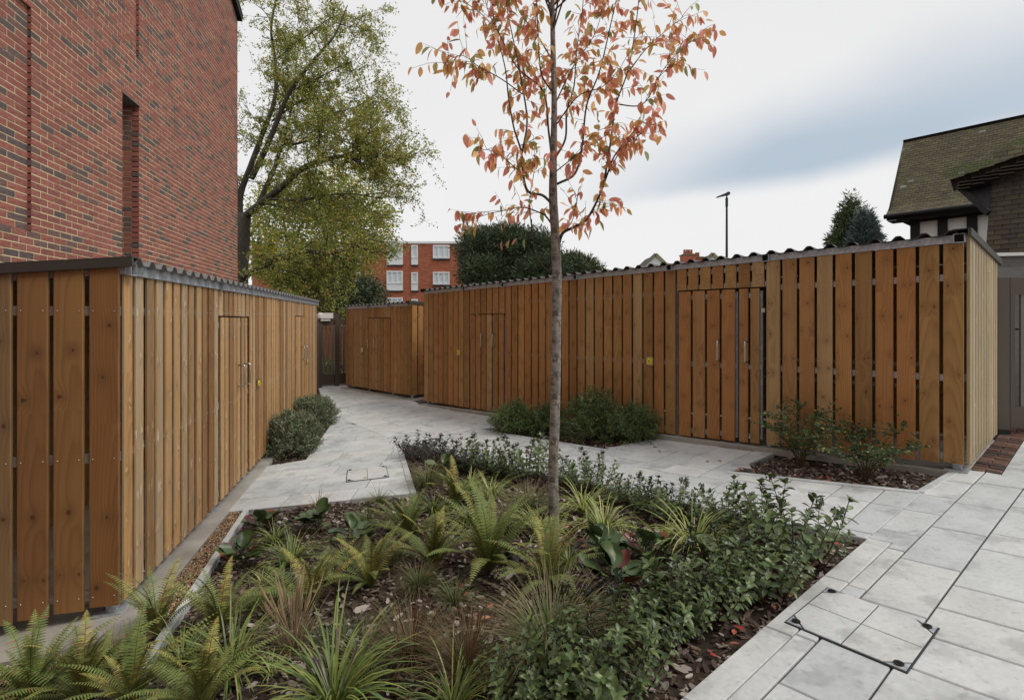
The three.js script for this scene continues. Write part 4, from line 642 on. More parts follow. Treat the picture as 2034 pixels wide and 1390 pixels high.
{ // large sparse autumn tree on the left
  reseed(1001); const D0 = 19; const wood = new MB(), lm = new MB();
  const P = (u, v, o = 0) => at(u, v, D0 + o); const tips = [];
  const limb = (pts, r0, r1, sub = 1) => { const c = curve(pts, pts.length * 4); wood.tube(c, c.map((_, i) => mix(r0, r1, i / (c.length - 1)) * .55), 7); for (let i = Math.floor(c.length * .15); i < c.length; i++) if (R() < .62 * sub) tips.push([c[i], c[Math.min(i + 1, c.length - 1)].clone().sub(c[Math.max(0, i - 1)]).normalize(), mix(r0, r1, i / c.length)]); };
  const base = at(474, 560, D0); base.y = -.2; 
  { const c = curve([base, P(474, 620), P(476, 540), P(482, 470), P(486, 425)], 16); wood.tube(c, c.map((_, i) => mix(.36, .2, i / 16)), 10); }
  limb([P(480, 470), P(476, 390, .5), P(497, 330, .5), P(522, 262, .6), P(545, 195, .8), P(546, 120, 1), P(538, 60, 1), P(556, -40, 1)], .24, .05);
  limb([P(486, 430), P(520, 402, -.5), P(560, 370, -1), P(600, 335, -1.6), P(640, 318, -2), P(690, 311, -2.4), P(722, 326, -2.5), P(742, 312, -2.6), P(770, 322, -3)], .25, .03, 1.1);
  limb([P(498, 355), P(530, 290, -.2), P(575, 182, -.6), P(622, 120, -.8), P(664, 70, -1), P(690, 10, -1)], .2, .03);
  limb([P(515, 400, .3), P(545, 332, .8), P(562, 290, 1.2), P(592, 285, 1.5), P(640, 270, 1.7), P(700, 250, 2)], .17, .03);
  limb([P(562, 290, 1.2), P(580, 205, 1.4), P(588, 130, 1.5), P(600, 40, 1.6)], .09, .02);
  limb([P(478, 552), P(520, 530, -1), P(565, 505, -1.8), P(600, 497, -2.4), P(650, 503, -3), P(700, 490, -3.3), P(748, 466, -3.6)], .22, .04, 1.1);
  limb([P(524, 530, -1), P(555, 545, -1.8), P(572, 565, -2.2), P(586, 596, -2.6)], .1, .03);
  limb([P(545, 515, -1.3), P(590, 540, -2.4), P(620, 580, -2.8), P(640, 600, -3)], .07, .02);
  limb([P(632, 318, -2), P(634, 272, -2.2), P(629, 222, -2.2)], .08, .02); limb([P(690, 312, -2.3), P(720, 280, -2.6), P(746, 240, -2.8)], .06, .012, 1.2);
  limb([P(536, 395, -.7), P(600, 397, -1.4), P(645, 388, -2), P(702, 385, -2.5), P(760, 395, -2.8)], .1, .02, 1.1);
  limb([P(520, 402, -.5), P(600, 420, 1), P(680, 440, 1.6), P(760, 470, 2)], .1, .02); limb([P(480, 440), P(440, 330, 1), P(420, 200, 1.5), P(430, 60, 1.5)], .18, .03);
  limb([P(540, 240, .8), P(600, 200, .4), P(660, 190, 0), P(720, 170, -.4)], .07, .015, 1.2); limb([P(575, 182, -.6), P(640, 150, -1), P(700, 120, -1.2)], .06, .012, 1.2); limb([P(545, 120, 1), P(610, 70, .6), P(670, 30, .3), P(715, 40, 0)], .06, .012, 1.2);
  limb([P(592, 285, 1.5), P(660, 230, .8), P(720, 205, .3), P(755, 180, 0)], .06, .012, 1.2); limb([P(640, 270, 1.7), P(720, 290, 1.4), P(755, 300, 1.2), P(770, 350, 1.2)], .05, .01, 1.2);
  // secondary branches and twigs with leaves
  const cl = () => { const t = R(), k = rr(.7, 1.3); return (t < .6 ? [.3, .37, .07] : t < .85 ? [.5, .46, .08] : t < .95 ? [.66, .48, .09] : [.34, .23, .09]).map(v => v * k); };
  const grow = (p, dir, l, r, lev) => {
    const pts = [p]; let q = p.clone(), dd = dir.clone(); const n = 4; for (let i = 0; i < n; i++) { dd.add(rdir().multiplyScalar(.32)).add(V(0, -.02, 0)).normalize(); q = q.clone().addScaledVector(dd, l / n); pts.push(q); }
    wood.tube(pts, pts.map((_, i) => r * (1 - i / (n + 1))), lev ? 3 : 4, false);
    if (lev < 2) for (let i = 1; i <= n; i++) for (let k = 0; k < (lev ? 2 : 2); k++) if (R() < (lev ? .55 : .75)) grow(pts[i], dd.clone().add(rdir().multiplyScalar(.95)).normalize(), l * rr(.4, .7), r * .55, lev + 1);
    if (lev >= 1) for (let i = 1; i <= n; i++) { const m = lev === 2 ? 2 : 1; for (let k = 0; k < m; k++) if (R() < .85) { lm.color(...cl()); const d2 = rdir().add(V(0, -.35, 0)).normalize(); leafQuad(lm, pts[i].clone().addScaledVector(rdir(), .07), d2, d2.clone().cross(rdir()).normalize(), rr(.055, .1), rr(.04, .065)); } }
  };
  for (const [p, dir, r] of tips) { grow(p, dir.clone().multiplyScalar(.7).add(rdir().multiplyScalar(.9)).add(V(.12, .05, 0)).normalize(), rr(.6, 1.2), Math.min(.024, r * .4 + .005), 0); if (R() < .5) grow(p, rdir(), rr(.5, 1.1), .014, 0); }
  const t = thing('autumn_tree', 'large sprawling tree with dark limbs and thin yellow green leaves behind the brick wall', 'tree');
  mesh('trunk', wood.geo(true), M.bark2, t); mesh('crown', lm.geo(), M.thin, t); rebase(t, base.x, 0, base.z);
  console.log('autumn tree tris', wood.p.length / 9, lm.p.length / 9, tips.length);
  // pigeon on a branch
  const b = thing('pigeon', 'grey pigeon perched on a branch of the large tree', 'bird', ...(() => { const p = at(655, 186, D0 - .2); return [p.x, p.y, -p.z]; })()); const bm = new MB(); const bc = curve([V(.09, .0, 0), V(.05, .05, 0), V(0, .12, 0), V(-.02, .2, 0), V(-.03, .26, 0), V(-.06, .3, 0), V(-.1, .29, 0)], 18); const br = [.012, .03, .07, .1, .075, .05, .05, .01]; bm.tube(bc, bc.map((_, i) => { const f = i / 18 * 7, k = Math.min(6, Math.floor(f)); return mix(br[k], br[k + 1], f - k); }), 10); mesh('body', bm.geo(true), std({ color: 0x6c7078, roughness: .8 }), b);
}
// leafy crown from many clumps spread through lobes; trunk and limbs inside
function bushTree(name, label, cat, base, lobes, nClump, leafL, leafW, cols, trunkR, sd, opt = {}) {
  reseed(sd); const t = thing(name, label, cat, base.x, base.y, -base.z, 0, opt.group); const wood = new MB(), lm = new MB(); const tot = lobes.reduce((a, l) => a + l[3] * l[4] * l[5], 0);
  const inv = v => v.clone().sub(base);
  for (const [x, y, z, rx, ry, rz] of lobes) {
    const c = inv(V(x, y, z)); const mid = V(c.x * .35, c.y * .45, c.z * .35); const k = curve([V(0, -.2, 0), mid, c], 8); wood.tube(k, k.map((_, i) => trunkR * (1 - i / 9)), 6);
    const n = Math.round(nClump * rx * ry * rz / tot);
    for (let i = 0; i < n; i++) {
      const dr = rdir(); const rad = Math.pow(R(), .4) * (.62 + .62 * fbm(dr.x * 2.6 + x, dr.y * 2.6, dr.z * 2.6 + sd, 3)); const p = V(c.x + dr.x * rx * rad, c.y + dr.y * ry * rad, c.z + dr.z * rz * rad);
      const k2 = rr(.65, 1.35), cc = pick(cols); const out = dr.clone().multiply(V(1 / rx, 1 / ry, 1 / rz)).normalize();
      for (let q = 0; q < (opt.per || 5); q++) { lm.color(...cc.map(v => v * k2 * rr(.85, 1.15))); const d2 = out.clone().multiplyScalar(opt.out ?? .6).add(rdir().multiplyScalar(opt.rand ?? .8)).add(V(0, opt.droop ?? -.1, 0)).normalize(); leafQuad(lm, p.clone().addScaledVector(rdir(), opt.spread ?? leafL * 1.6), d2, d2.clone().cross(rdir()).normalize(), leafL * rr(.7, 1.3), leafW * rr(.7, 1.3)); }
    }
  }
  mesh('trunk', wood.geo(true), M.bark2, t); mesh('crown', lm.geo(), opt.thin ? M.thin : M.leafvc, t); return t;
}
{
  const LB = (u, v, d, ru, rv, rz) => { const p = at(u, v, d); return [p.x, p.y, p.z, ru / F * d, rv / F * d, rz ?? ru / F * d]; }; const B = (u, d) => { const p = at(u, 0, d); p.y = 0; return p; };
  const yel = [[.3, .37, .06], [.44, .42, .06], [.22, .3, .06], [.56, .45, .07]], dk = [[.075, .105, .05], [.095, .13, .058], [.06, .082, .042]], drk = [[.1, .12, .042], [.13, .145, .05], [.08, .1, .038]];
  bushTree('broadleaf_tree', 'dense yellow green tree filling the gap beyond the far gate', 'tree', B(600, 25), [LB(560, 420, 25, 70, 75), LB(660, 400, 25.5, 85, 80), LB(730, 440, 25, 65, 70), LB(590, 520, 24.5, 90, 70), LB(690, 510, 25, 75, 60), LB(510, 480, 25, 45, 70)], 4200, .15, .085, yel, .3, 1101, { per: 5, thin: true });
  bushTree('evergreen_shrub', 'dark evergreen shrub right behind the far fence', 'shrub', B(690, 20), [LB(690, 590, 20, 70, 50), LB(740, 585, 20, 34, 38), LB(620, 610, 19.5, 60, 40)], 2400, .1, .06, dk, .1, 1102);
  bushTree('hedge_shrub', 'low leafy shrub growing along the fence seen through the gate', 'shrub', B(660, 14.9), [LB(645, 735, 14.9, 22, 22), LB(675, 738, 14.9, 16, 20)], 500, .06, .035, drk, .03, 1103);
  const yew = { per: 7, out: .7, rand: .6, droop: .25, spread: .3 };
  bushTree('yew_tree', 'broad dark yew tree beside the flat roofed block', 'tree', B(970, 36), [LB(955, 500, 36, 48, 48), LB(1010, 495, 36, 55, 55), LB(970, 545, 35, 60, 40)], 4200, .3, .07, dk, .4, 1104, yew);
  bushTree('yew_tree', 'dark yew tree showing either side of the slender trunk', 'tree', B(1080, 35), [LB(1060, 500, 35, 50, 45), LB(1075, 545, 34, 62, 42), LB(1130, 540, 35, 40, 38)], 3600, .3, .07, dk, .4, 1105, yew);
  bushTree('yew_tree', 'lower dark yew tree sloping down to the small white gable', 'tree', B(1150, 37), [LB(1150, 545, 37, 42, 36), LB(1180, 560, 37, 26, 26)], 1700, .3, .07, drk, .3, 1106, yew);
  bushTree('broadleaf_tree', 'pale grey green tree top rising behind the yews', 'tree', B(965, 48), [LB(958, 478, 48, 24, 26), LB(992, 476, 48, 18, 24)], 1100, .3, .14, [[.11, .13, .08], [.09, .11, .065]], .3, 1107);
  // pointed conifers
  const con = (u, vt, vb, w, d, cols, sd, label) => { const L = []; const n = 7; for (let i = 0; i < n; i++) { const f = i / (n - 1); L.push(LB(u + (i & 1 ? 3 : -3) * f, mix(vt + 9, vb, f), d, mix(5, w, Math.pow(f, .85)), mix(11, 20, f))); } bushTree('conifer', label, 'tree', B(u, d), L, 3000, .22, .05, cols, .12, sd, { per: 8, out: .9, rand: .45, droop: .35, spread: .22 }); };
  con(1690, 384, 520, 50, 24, [[.07, .105, .04], [.09, .13, .045], [.105, .14, .06]], 1110, 'pointed green conifer rising over the long store roof');
  con(1718, 412, 520, 34, 23, [[.11, .155, .14], [.14, .19, .18], [.085, .12, .105]], 1111, 'smaller blue grey conifer in front of the green one');
}
// ───────────────────────── the slender cherry tree ─────────────────────────
{
  reseed(2001); const tb = gp(1100, 1092), D0 = tb[1]; const base = V(tb[0], bedY(...tb), -D0);
  const P = (u, v, o = 0) => at(u, v, D0 + o); const Z = (x, y, o = 0) => P(800 + x / 2.896, y / 2.896, o);
  const t = thing('cherry_tree', 'slender young tree with peeling grey bark and orange red leaves', 'tree', base.x, base.y, D0); const rel = p => p.clone().sub(base);
  const tp = [base.clone().add(V(0, -.05, 0)), P(1100, 1040), P(1099, 940), P(1103, 800), P(1105, 660), P(1106, 560), P(1104, 480), P(1099, 400), P(1099, 330), P(1101, 210), P(1098, 60), P(1097, -120), P(1100, -330), P(1104, -520)]; const tr = [.037, .031, .0305, .03, .0295, .03, .0285, .026, .023, .018, .015, .011, .007, .003];
  const tc = curve(tp.map(rel), 90); const trunk = new MB(); const tcr = tc.map((_, i) => { const f = i / 90 * (tr.length - 1), k = Math.min(tr.length - 2, Math.floor(f)); return mix(tr[k], tr[k + 1], f - k) * (1 + .05 * (noise(i * .5, 3) - .5) + .08 * Math.max(0, noise(i * .9, 9) - .72)); }); trunk.tube(tc, tcr, 14); mesh('trunk', trunk.geo(true), M.bark, t);
  const twigs = []; const bw = [];
  const br = (pts, r0, r1, den = 1) => { const c = curve(pts, pts.length * 5); const mb = new MB(); const cr = c.map(rel); mb.tube(cr, cr.map((_, i) => mix(r0, r1, i / (cr.length - 1)) * .82), 7); const m = mesh('branch', mb.geo(true), r0 > .007 ? M.bark2 : M.twig, t); for (let i = Math.floor(c.length * .28); i < c.length; i++) if (R() < .8 * den) twigs.push([c[i], c[Math.min(i + 1, c.length - 1)].clone().sub(c[Math.max(0, i - 1)]).normalize()]); };
  br([P(1108, 492), P(1118, 463, -.01), P(1138, 452, -.03), P(1163, 438, -.06), P(1187, 397, -.1), P(1207, 345, -.13), P(1220, 311, -.15), P(1249, 273, -.18), P(1275, 240, -.2)], .0135, .003, .55);
  br([P(1200, 362, -.12), P(1213, 283, -.08), P(1224, 207, -.05), P(1246, 145, -.02), P(1262, 60, 0), P(1275, -60, .02)], .008, .003);
  br([P(1097, 447), P(1083, 428, .03), P(1069, 421, .06), P(1040, 412, .1), P(1000, 418, .14), P(960, 428, .18), P(930, 440, .2)], .007, .0015, .9);
  br([P(1100, 409), P(1078, 388, -.05), P(1049, 380, -.1), P(1039, 345, -.12), P(1036, 304, -.13), P(1021, 255, -.14), P(1010, 193, -.16), P(1004, 138, -.18), P(985, 60, -.2), P(970, -40, -.22)], .011, .0025, .7);
  br([P(1037, 304, -.13), P(1047, 242, -.06), P(1038, 173, -.02), P(1021, 86, .03), P(1007, 15, .05), P(998, -90, .06)], .008, .002, .9);
  br([P(1097, 320), P(1090, 262, .06), P(1078, 180, .1), P(1028, 135, .16), P(993, 69, .2), P(972, 28, .22), P(955, -40, .24)], .009, .002);
  br([P(1104, 312), P(1123, 276, .06), P(1126, 221, .1), P(1140, 173, .14), P(1145, 104, .18), P(1156, 28, .2), P(1165, -80, .22)], .009, .002);
  br([P(1107, 365), P(1142, 345, .08), P(1156, 293, .12), P(1166, 207, .14), P(1190, 145, .14), P(1214, 45, .16), P(1226, -10, .18), P(1240, -140, .2)], .01, .002);
  br([P(1095, 180), P(1076, 148, -.08), P(1069, 69, -.14), P(1066, 0, -.18), P(1060, -110, -.2)], .007, .002);
  br([P(1224, 207, -.05), P(1276, 207, -.1), P(1318, 138, -.14), P(1352, 100, -.18), P(1390, 68, -.2)], .005, .0012, 1.2);
  br([P(1246, 145, -.02), P(1290, 90, .04), P(1330, 55, .06), P(1362, 30, .08)], .004, .0012, 1.2);
  br([P(1038, 187, -.1), P(993, 155, -.2), P(955, 135, -.26), P(917, 110, -.3), P(884, 124, -.32)], .0045, .001, 1.2);
  br([P(1036, 345, -.12), P(997, 311, -.2), P(966, 297, -.24), P(948, 304, -.26)], .004, .001, .7);
  br([P(993, 69, .2), P(950, 22, .24), P(915, 2, .26), P(880, -12, .28)], .004, .001, 1.1);
  br([P(1058, 470, .0), P(1052, 400, -.03), P(1062, 330, -.02), P(1060, 270, 0)], .0045, .0015, .3); br([P(1101, 545), P(1078, 528, -.02), P(1064, 505, -.03), P(1058, 470, -.02), P(1056, 435, 0)], .006, .003, .45);
  br([P(1118, 463), P(1136, 440, .03), P(1145, 400, .05), P(1150, 375, .06)], .004, .0015, .7); br([P(1105, 340), P(1130, 320, -.1), P(1170, 290, -.18), P(1215, 262, -.24)], .005, .0012, 1);
  br([P(1103, 250), P(1150, 190, -.12), P(1200, 170, -.2), P(1235, 130, -.28)], .005, .0012, 1); br([P(1101, 210), P(1140, 130, .22), P(1185, 60, .34), P(1200, -10, .4)], .006, .0015);
  br([P(1098, 120), P(1060, 60, .25), P(1030, 20, .34), P(1010, -60, .4)], .006, .0015); br([P(1207, 345, -.13), P(1240, 290, -.2), P(1290, 250, -.26), P(1300, 210, -.3)], .0045, .001, 1.1);
  for (const [u, o] of [[960, .2], [1010, -.25], [1060, .3], [1150, -.3], [1200, .25], [1260, -.1], [1310, .1]]) br([P(1098, 10 + R() * 60), P(mix(1098, u, .4), -60, o * .5), P(mix(1098, u, .8), -170, o), P(u, -290 - R() * 80, o * 1.2)], .007, .0015);
  // leaves
  const geos = []; for (let k = 0; k < 6; k++) { const mb = new MB(); const l = 1, w = rr(.38, .5), n = 6, bend = rr(.15, .5), fold = rr(.1, .3); let prev = null; for (let i = 0; i <= n; i++) { const f = i / n, ww = w / 2 * Math.pow(Math.sin(Math.PI * Math.pow(f, .8)), .8) * (i === n ? 0 : 1) * rr(.94, 1.06); const y = -bend * f * f * .5; const c = V(0, y, f * l), a = V(-ww, y + ww * fold * 2, f * l), b = V(ww, y + ww * fold * 2, f * l); if (prev) { mb.quad(prev[0], prev[1], c, a); mb.quad(prev[1], prev[2], b, c); } prev = [a, c, b]; } const g = mb.geo(true); g.deleteAttribute('color'); geos.push(g); }
  const leafMat = c => new THREE.MeshPhysicalMaterial({ color: new THREE.Color().setRGB(...c), roughness: .6, side: THREE.DoubleSide, transmission: .42, thickness: 0 });
  const cols = [[.85, .38, .25], [.84, .46, .19], [.76, .29, .21], [.86, .52, .2], [.58, .42, .13], [.3, .34, .1]]; const mats = cols.map(leafMat); const all = []; const tw = new MB();
  const addTwig = (p, dir, l, nL, tip) => {
    const pts = [p]; let q = p.clone(), dd = dir.clone(); for (let i = 0; i < 4; i++) { dd.add(rdir().multiplyScalar(.18)).add(V(0, -.05, 0)).normalize(); q = q.clone().addScaledVector(dd, l / 4); pts.push(q); } tw.tube(pts.map(rel), [.0016, .0014, .0012, .001, .0008], 4, false);
    for (let i = 0; i < nL; i++) { const k = Math.min(4, 1 + Math.floor(i / nL * 4)); const o = new THREE.Object3D(); const d2 = dd.clone().multiplyScalar(.4).add(rdir().multiplyScalar(.55)).add(V(0, rr(-1.1, -.2), 0)).normalize(); o.position.copy(rel(pts[k])).addScaledVector(rdir(), .008); o.lookAt(o.position.clone().add(d2)); o.rotateZ(rr(-1.2, 1.2)); const s = rr(.046, .078); o.scale.setScalar(s); const g = R(); all.push([o, g < .3 ? 0 : g < .52 ? 1 : g < .68 ? 2 : g < .82 ? 3 : g < .93 ? 4 : 5, s]); }
  };
  for (const [p, dir] of twigs) { addTwig(p, dir.clone().multiplyScalar(.5).add(rdir().multiplyScalar(.75)).add(V(0, .12, 0)).normalize(), rr(.08, .22), 3 + Math.floor(R() * 4)); if (R() < .3) addTwig(p, rdir().add(V(0, .3, 0)).normalize(), rr(.06, .14), 3 + Math.floor(R() * 3)); }
  const inview = o => { const p = o.position.clone().add(base); return p.y < EYE + 630 / F * -p.z; };
  all.sort((a, b) => (inview(b[0]) - inview(a[0])) || b[2] - a[2]); const rest = cols.map(() => []);
  all.forEach(([o, c], i) => { const g = pick(geos); if (i < 300) { const m = mesh('leaf', g, mats[c], t); m.position.copy(o.position); m.quaternion.copy(o.quaternion); m.scale.copy(o.scale); } else { o.updateMatrix(); const k = g.clone(); k.applyMatrix4(o.matrix); rest[c].push(k); } });
  rest.forEach((r, i) => { if (r.length) { const m = mesh('crown', mergeGeometries(r), mats[i], t); m.userData.kind = 'stuff'; } }); mesh('twigs', tw.geo(), M.twig, t).userData.kind = 'stuff';
  console.log('cherry leaves', all.length);
  // watering pipe by the trunk
  const pp = gp(1022, 1108), pt = thing('watering_pipe', 'black ribbed watering pipe sticking out of the mulch beside the slender tree', 'pipe', pp[0], bedY(...pp) - .03, pp[1]); const pm = new MB(), n = 26, a = V(.02, 0, .0), b = V(-.045, .125, .02); const pts = [], rad = []; for (let i = 0; i <= n; i++) { pts.push(a.clone().lerp(b, i / n)); rad.push(i & 1 ? .026 : .031); } pm.tube(pts, rad, 14, false); mesh('tube', pm.geo(), new THREE.MeshStandardMaterial({ color: 0x121316, roughness: .5, side: THREE.DoubleSide }), pt);
}
// ───────────────────────── planting ─────────────────────────
const put = (o, u, v, turn = R() * 6.283, s = 1) => { const [x, d] = gp(u, v); o.position.set(x, bedY(x, d) - .008, -d); o.rotation.y = turn; o.scale.setScalar(s); return o; };
function plant(proto, name, label, cat, group, u, v, s) { const o = proto.clone(); o.name = numbered(name); scene.add(o); o.userData = {}; tag(o, label, cat, group); return put(o, u, v, R() * 6.283, s); }
// fern
const frondGeos = [];
{ reseed(3001);
  for (let k = 0; k < 7; k++) {
    const mb = new MB(); const len = 1, n = 34, arch = rr(.25, .75), yel = k > 5 ? .9 : k > 3 ? .4 : .08; const rach = []; for (let i = 0; i <= n; i++) { const f = i / n; rach.push(V(0, Math.sin(f * (1.35 - arch * .4)) * len * .95, f * f * len * arch)); }
    mb.color(.12, .085, .035); mb.tube(rach, rach.map((_, i) => .007 * (1 - i / n * .85)), 4, false);
    for (let i = 3; i <= n; i++) { const f = i / n; const T0 = rach[Math.min(n, i + 1)].clone().sub(rach[i - 1]).normalize(); const pl = .112 * Math.pow(Math.sin(Math.PI * Math.pow(f * .93 + .05, .75)), .8) * rr(.88, 1.1);
      for (const sd of [-1, 1]) { const dir = V(sd, 0, 0).addScaledVector(T0, .42).add(V(0, -.1 * R(), 0)).normalize(); const nrm = dir.clone().cross(T0).normalize().multiplyScalar(sd); const wv = T0.clone().sub(dir.clone().multiplyScalar(T0.dot(dir))).normalize(); const c = R() < .12 * yel + .02 ? [.2, .12, .04] : [mix(.14, .4, yel * rr(.6, 1)), mix(.21, .34, yel * rr(.6, 1)), mix(.05, .075, yel)]; const kk = rr(.8, 1.25); mb.color(...c.map(v => v * kk));
        const m = 7; let pu = null; for (let q = 0; q <= m; q++) { const g = q / m; const hw = (.0145 * (1 - g * .75)) * (q & 1 ? 1.0 : .5) * (q === m ? 0 : 1); const ctr = rach[i].clone().addScaledVector(dir, pl * g).add(V(0, -pl * .22 * g * g, 0)).addScaledVector(nrm, -.003 * q * 0); const A = ctr.clone().addScaledVector(wv, hw), B = ctr.clone().addScaledVector(wv, -hw); if (pu) { mb.quad(pu[0], A, ctr, pu[2]); mb.quad(pu[2], ctr, B, pu[1]); } pu = [A, B, ctr]; } } }
    frondGeos.push(mb.geo());
  } }
const fernProtos = [0, 1, 2].map(k => { reseed(3100 + k); const g = new THREE.Group(); const n = 22 + k * 5; for (let i = 0; i < n; i++) { const m = mesh('frond', pick(frondGeos), M.leafvc, g); m.rotation.order = 'YXZ'; m.rotation.y = i / n * 6.283 + rr(-.3, .3); m.rotation.x = i < 4 ? rr(-.1, .12) : rr(.0, .7); const s = rr(.3, .46) * (i < 4 ? 1.12 : 1); m.scale.set(s, s, s); } return g; });
// strap and fine grasses
function tuft(n, l0, l1, w, cols, lean, droop, sd, opt = {}) {
  reseed(sd); const mb = new MB(); for (let i = 0; i < n; i++) { const a = rr(0, 6.283), l = rr(l0, l1), th = Math.pow(R(), .7) * lean, dr = rr(.4, 1.3) * droop; const h = V(Math.cos(a), 0, Math.sin(a)), sdv = V(-Math.sin(a), 0, Math.cos(a)); const c = pick(cols), k = rr(.75, 1.25); let p = h.clone().multiplyScalar(rr(0, opt.r ?? .03)).applyAxisAngle(up, rr(-1, 1)); let ang = th, prev = null; const N = 7;
    for (let j = 0; j <= N; j++) { const f = j / N, ww = w / 2 * rr(.95, 1.05) * (f < .15 ? .7 : 1) * Math.pow(1 - f, .5); const tipc = opt.tip && f > .7 ? opt.tip : c; mb.color(...tipc.map(v => v * k)); const A = p.clone().addScaledVector(sdv, ww).add(V(0, ww * .3, 0)), B = p.clone().addScaledVector(sdv, -ww).add(V(0, ww * .3, 0)); if (prev) mb.quad(prev[0], prev[1], B, A); prev = [A, B]; ang += dr / N * (1 + f); p = p.clone().addScaledVector(h, Math.sin(ang) * l / N).add(V(0, Math.cos(ang) * l / N, 0)); } }
  return mb;
}
const single = (mb, mat, name = 'blades') => { const g = new THREE.Group(); mesh(name, mb.geo(), mat, g); return g; };
const gr = [[.13, .2, .045], [.17, .24, .05], [.1, .155, .04], [.27, .3, .075]], bright = [[.28, .35, .085], [.36, .41, .11], [.21, .28, .07], [.48, .48, .19]], fine = [[.11, .16, .045], [.15, .185, .05], [.2, .19, .065], [.08, .125, .04]], brown = [[.14, .11, .045], [.1, .09, .035], [.2, .13, .06], [.07, .09, .03], [.16, .08, .035]], dry = [[.34, .27, .15], [.42, .34, .2], [.26, .2, .1], [.16, .16, .07]];
const strapProtos = [single(tuft(95, .3, .5, .0105, gr, .75, 1.35, 3201), M.gloss), single(tuft(120, .32, .52, .011, gr, .85, 1.3, 3202), M.gloss)]; { // pale flower spikes
  reseed(3); const sp = new MB(); for (let i = 0; i < 5; i++) { const a = rr(0, 6.3), q = V(Math.cos(a) * .1, 0, Math.sin(a) * .1); sp.color(.16, .13, .15); sp.tube([V(0, 0, 0), q.clone().multiplyScalar(.5).add(V(0, .14, 0)), q.clone().add(V(0, .26, 0))], [.002, .002, .005], 5); } mesh('flower_spikes', sp.geo(), M.leafvc, strapProtos[1]); }
const brightProto = single(tuft(100, .28, .46, .0095, bright, .8, 1.3, 3203), M.gloss), brightSmall = single(tuft(34, .2, .32, .009, bright, .6, 1.1, 3204), M.gloss);
const fineProto = single(tuft(420, .3, .5, .0042, fine, .75, 1.0, 3205, { r: .06, tip: [.2, .17, .08] }), M.leafvc), fineSmall = single(tuft(150, .12, .24, .0036, fine, .9, .9, 3206), M.leafvc);
const brownProto = (() => { const g = single(tuft(330, .3, .5, .0042, brown, .7, .9, 3207, { r: .07 }), M.leafvc); reseed(12); const sp = new MB(); for (let i = 0; i < 15; i++) { const a = rr(0, 6.3), r = rr(.03, .2), h = rr(.3, .46); sp.color(...pick([[.13, .055, .03], [.17, .08, .04]])); sp.tube([V(Math.cos(a) * .03, 0, Math.sin(a) * .03), V(Math.cos(a) * r * .5, h * .5, Math.sin(a) * r * .5), V(Math.cos(a) * r * .9, h * .75, Math.sin(a) * r * .9), V(Math.cos(a) * r, h, Math.sin(a) * r)], [.0014, .0014, .003, .001], 5); } mesh('seed_heads', sp.geo(), M.leafvc, g); return g; })();
const dryProto = (() => { const g = single(tuft(110, .18, .36, .0032, dry, .7, .8, 3208, { r: .06 }), M.leafvc); reseed(13); const sp = new MB(); for (let i = 0; i < 34; i++) { const a = rr(0, 6.3), r = rr(.02, .17), h = rr(.26, .42); sp.color(...pick([[.4, .31, .19], [.33, .25, .14]])); sp.tube([V(0, 0, 0), V(Math.cos(a) * r * .5, h * .55, Math.sin(a) * r * .5), V(Math.cos(a) * r * .85, h * .82, Math.sin(a) * r * .85), V(Math.cos(a) * r, h, Math.sin(a) * r)], [.0015, .0015, .006, .0015], 5); } mesh('seed_heads', sp.geo(), M.leafvc, g); return g; })();
const drySmall = single(tuft(70, .12, .26, .0036, dry, .8, .5, 3209), M.leafvc), mossProto = single(tuft(420, .05, .13, .003, [[.06, .09, .03], [.08, .12, .035]], 1.1, .8, 3210, { r: .15 }), M.leafvc);
// round-leaved plant
const padGeos = [0, 1, 2].map(k => { reseed(3300 + k); const mb = new MB(); const nr = 5, na = 16, rows = []; for (let i = 0; i <= nr; i++) { const f = i / nr, row = []; for (let j = 0; j < na; j++) { const a = j / na * 6.283; const rad = f * (.5 + .06 * Math.cos(a)) * (1 + (i === nr ? .05 * Math.sin(a * 5 + k) : 0)); const x = Math.sin(a) * rad * .88, z = .5 - Math.cos(a) * rad * 1.05; row.push(V(x, .22 * x * x * 2 + .05 * Math.sin(a * 3 + k * 2) * f * f + .1 * f * f - .12 * z * z, z)); } rows.push(row); } for (let i = 0; i < nr; i++) for (let j = 0; j < na; j++) { const j1 = (j + 1) % na; i ? mb.quad(rows[i][j], rows[i + 1][j], rows[i + 1][j1], rows[i][j1]) : mb.tri(rows[0][0], rows[1][j], rows[1][j1]); } mb.tube([V(0, -.55, -.5), V(0, -.2, -.25), V(0, -.01, .05)], .022, 5, false); const g = mb.geo(true); g.deleteAttribute('color'); return g; });
const padMats = [[.07, .12, .04], [.1, .15, .055], [.055, .1, .04], [.12, .17, .07], [.15, .03, .025], [.12, .07, .075], [.3, .09, .04]].map(c => std({ color: new THREE.Color().setRGB(...c), roughness: .35, side: THREE.DoubleSide }));
const padProtos = [0, 1, 2].map(k => { reseed(3400 + k); const g = new THREE.Group(); const n = 16 + k; for (let i = 0; i < n; i++) { const red = R() < [.1, .25, .05][k]; const m = mesh('leaf', pick(padGeos), red ? padMats[4 + Math.floor(R() * 3)] : padMats[Math.floor(R() * 4)], g); const a = i / n * 6.283 + rr(-.3, .3), s = rr(.085, .135), r = i < 4 ? .02 : rr(.04, .09); m.rotation.order = 'YXZ'; m.rotation.y = a; m.rotation.x = i < 4 ? rr(-1.1, -.7) : rr(-.75, -.1); m.rotation.z = rr(-.3, .3); m.position.set(Math.sin(a) * r, rr(.05, .11) + (i < 4 ? .05 : 0), Math.cos(a) * r); m.scale.setScalar(s); } return g; });
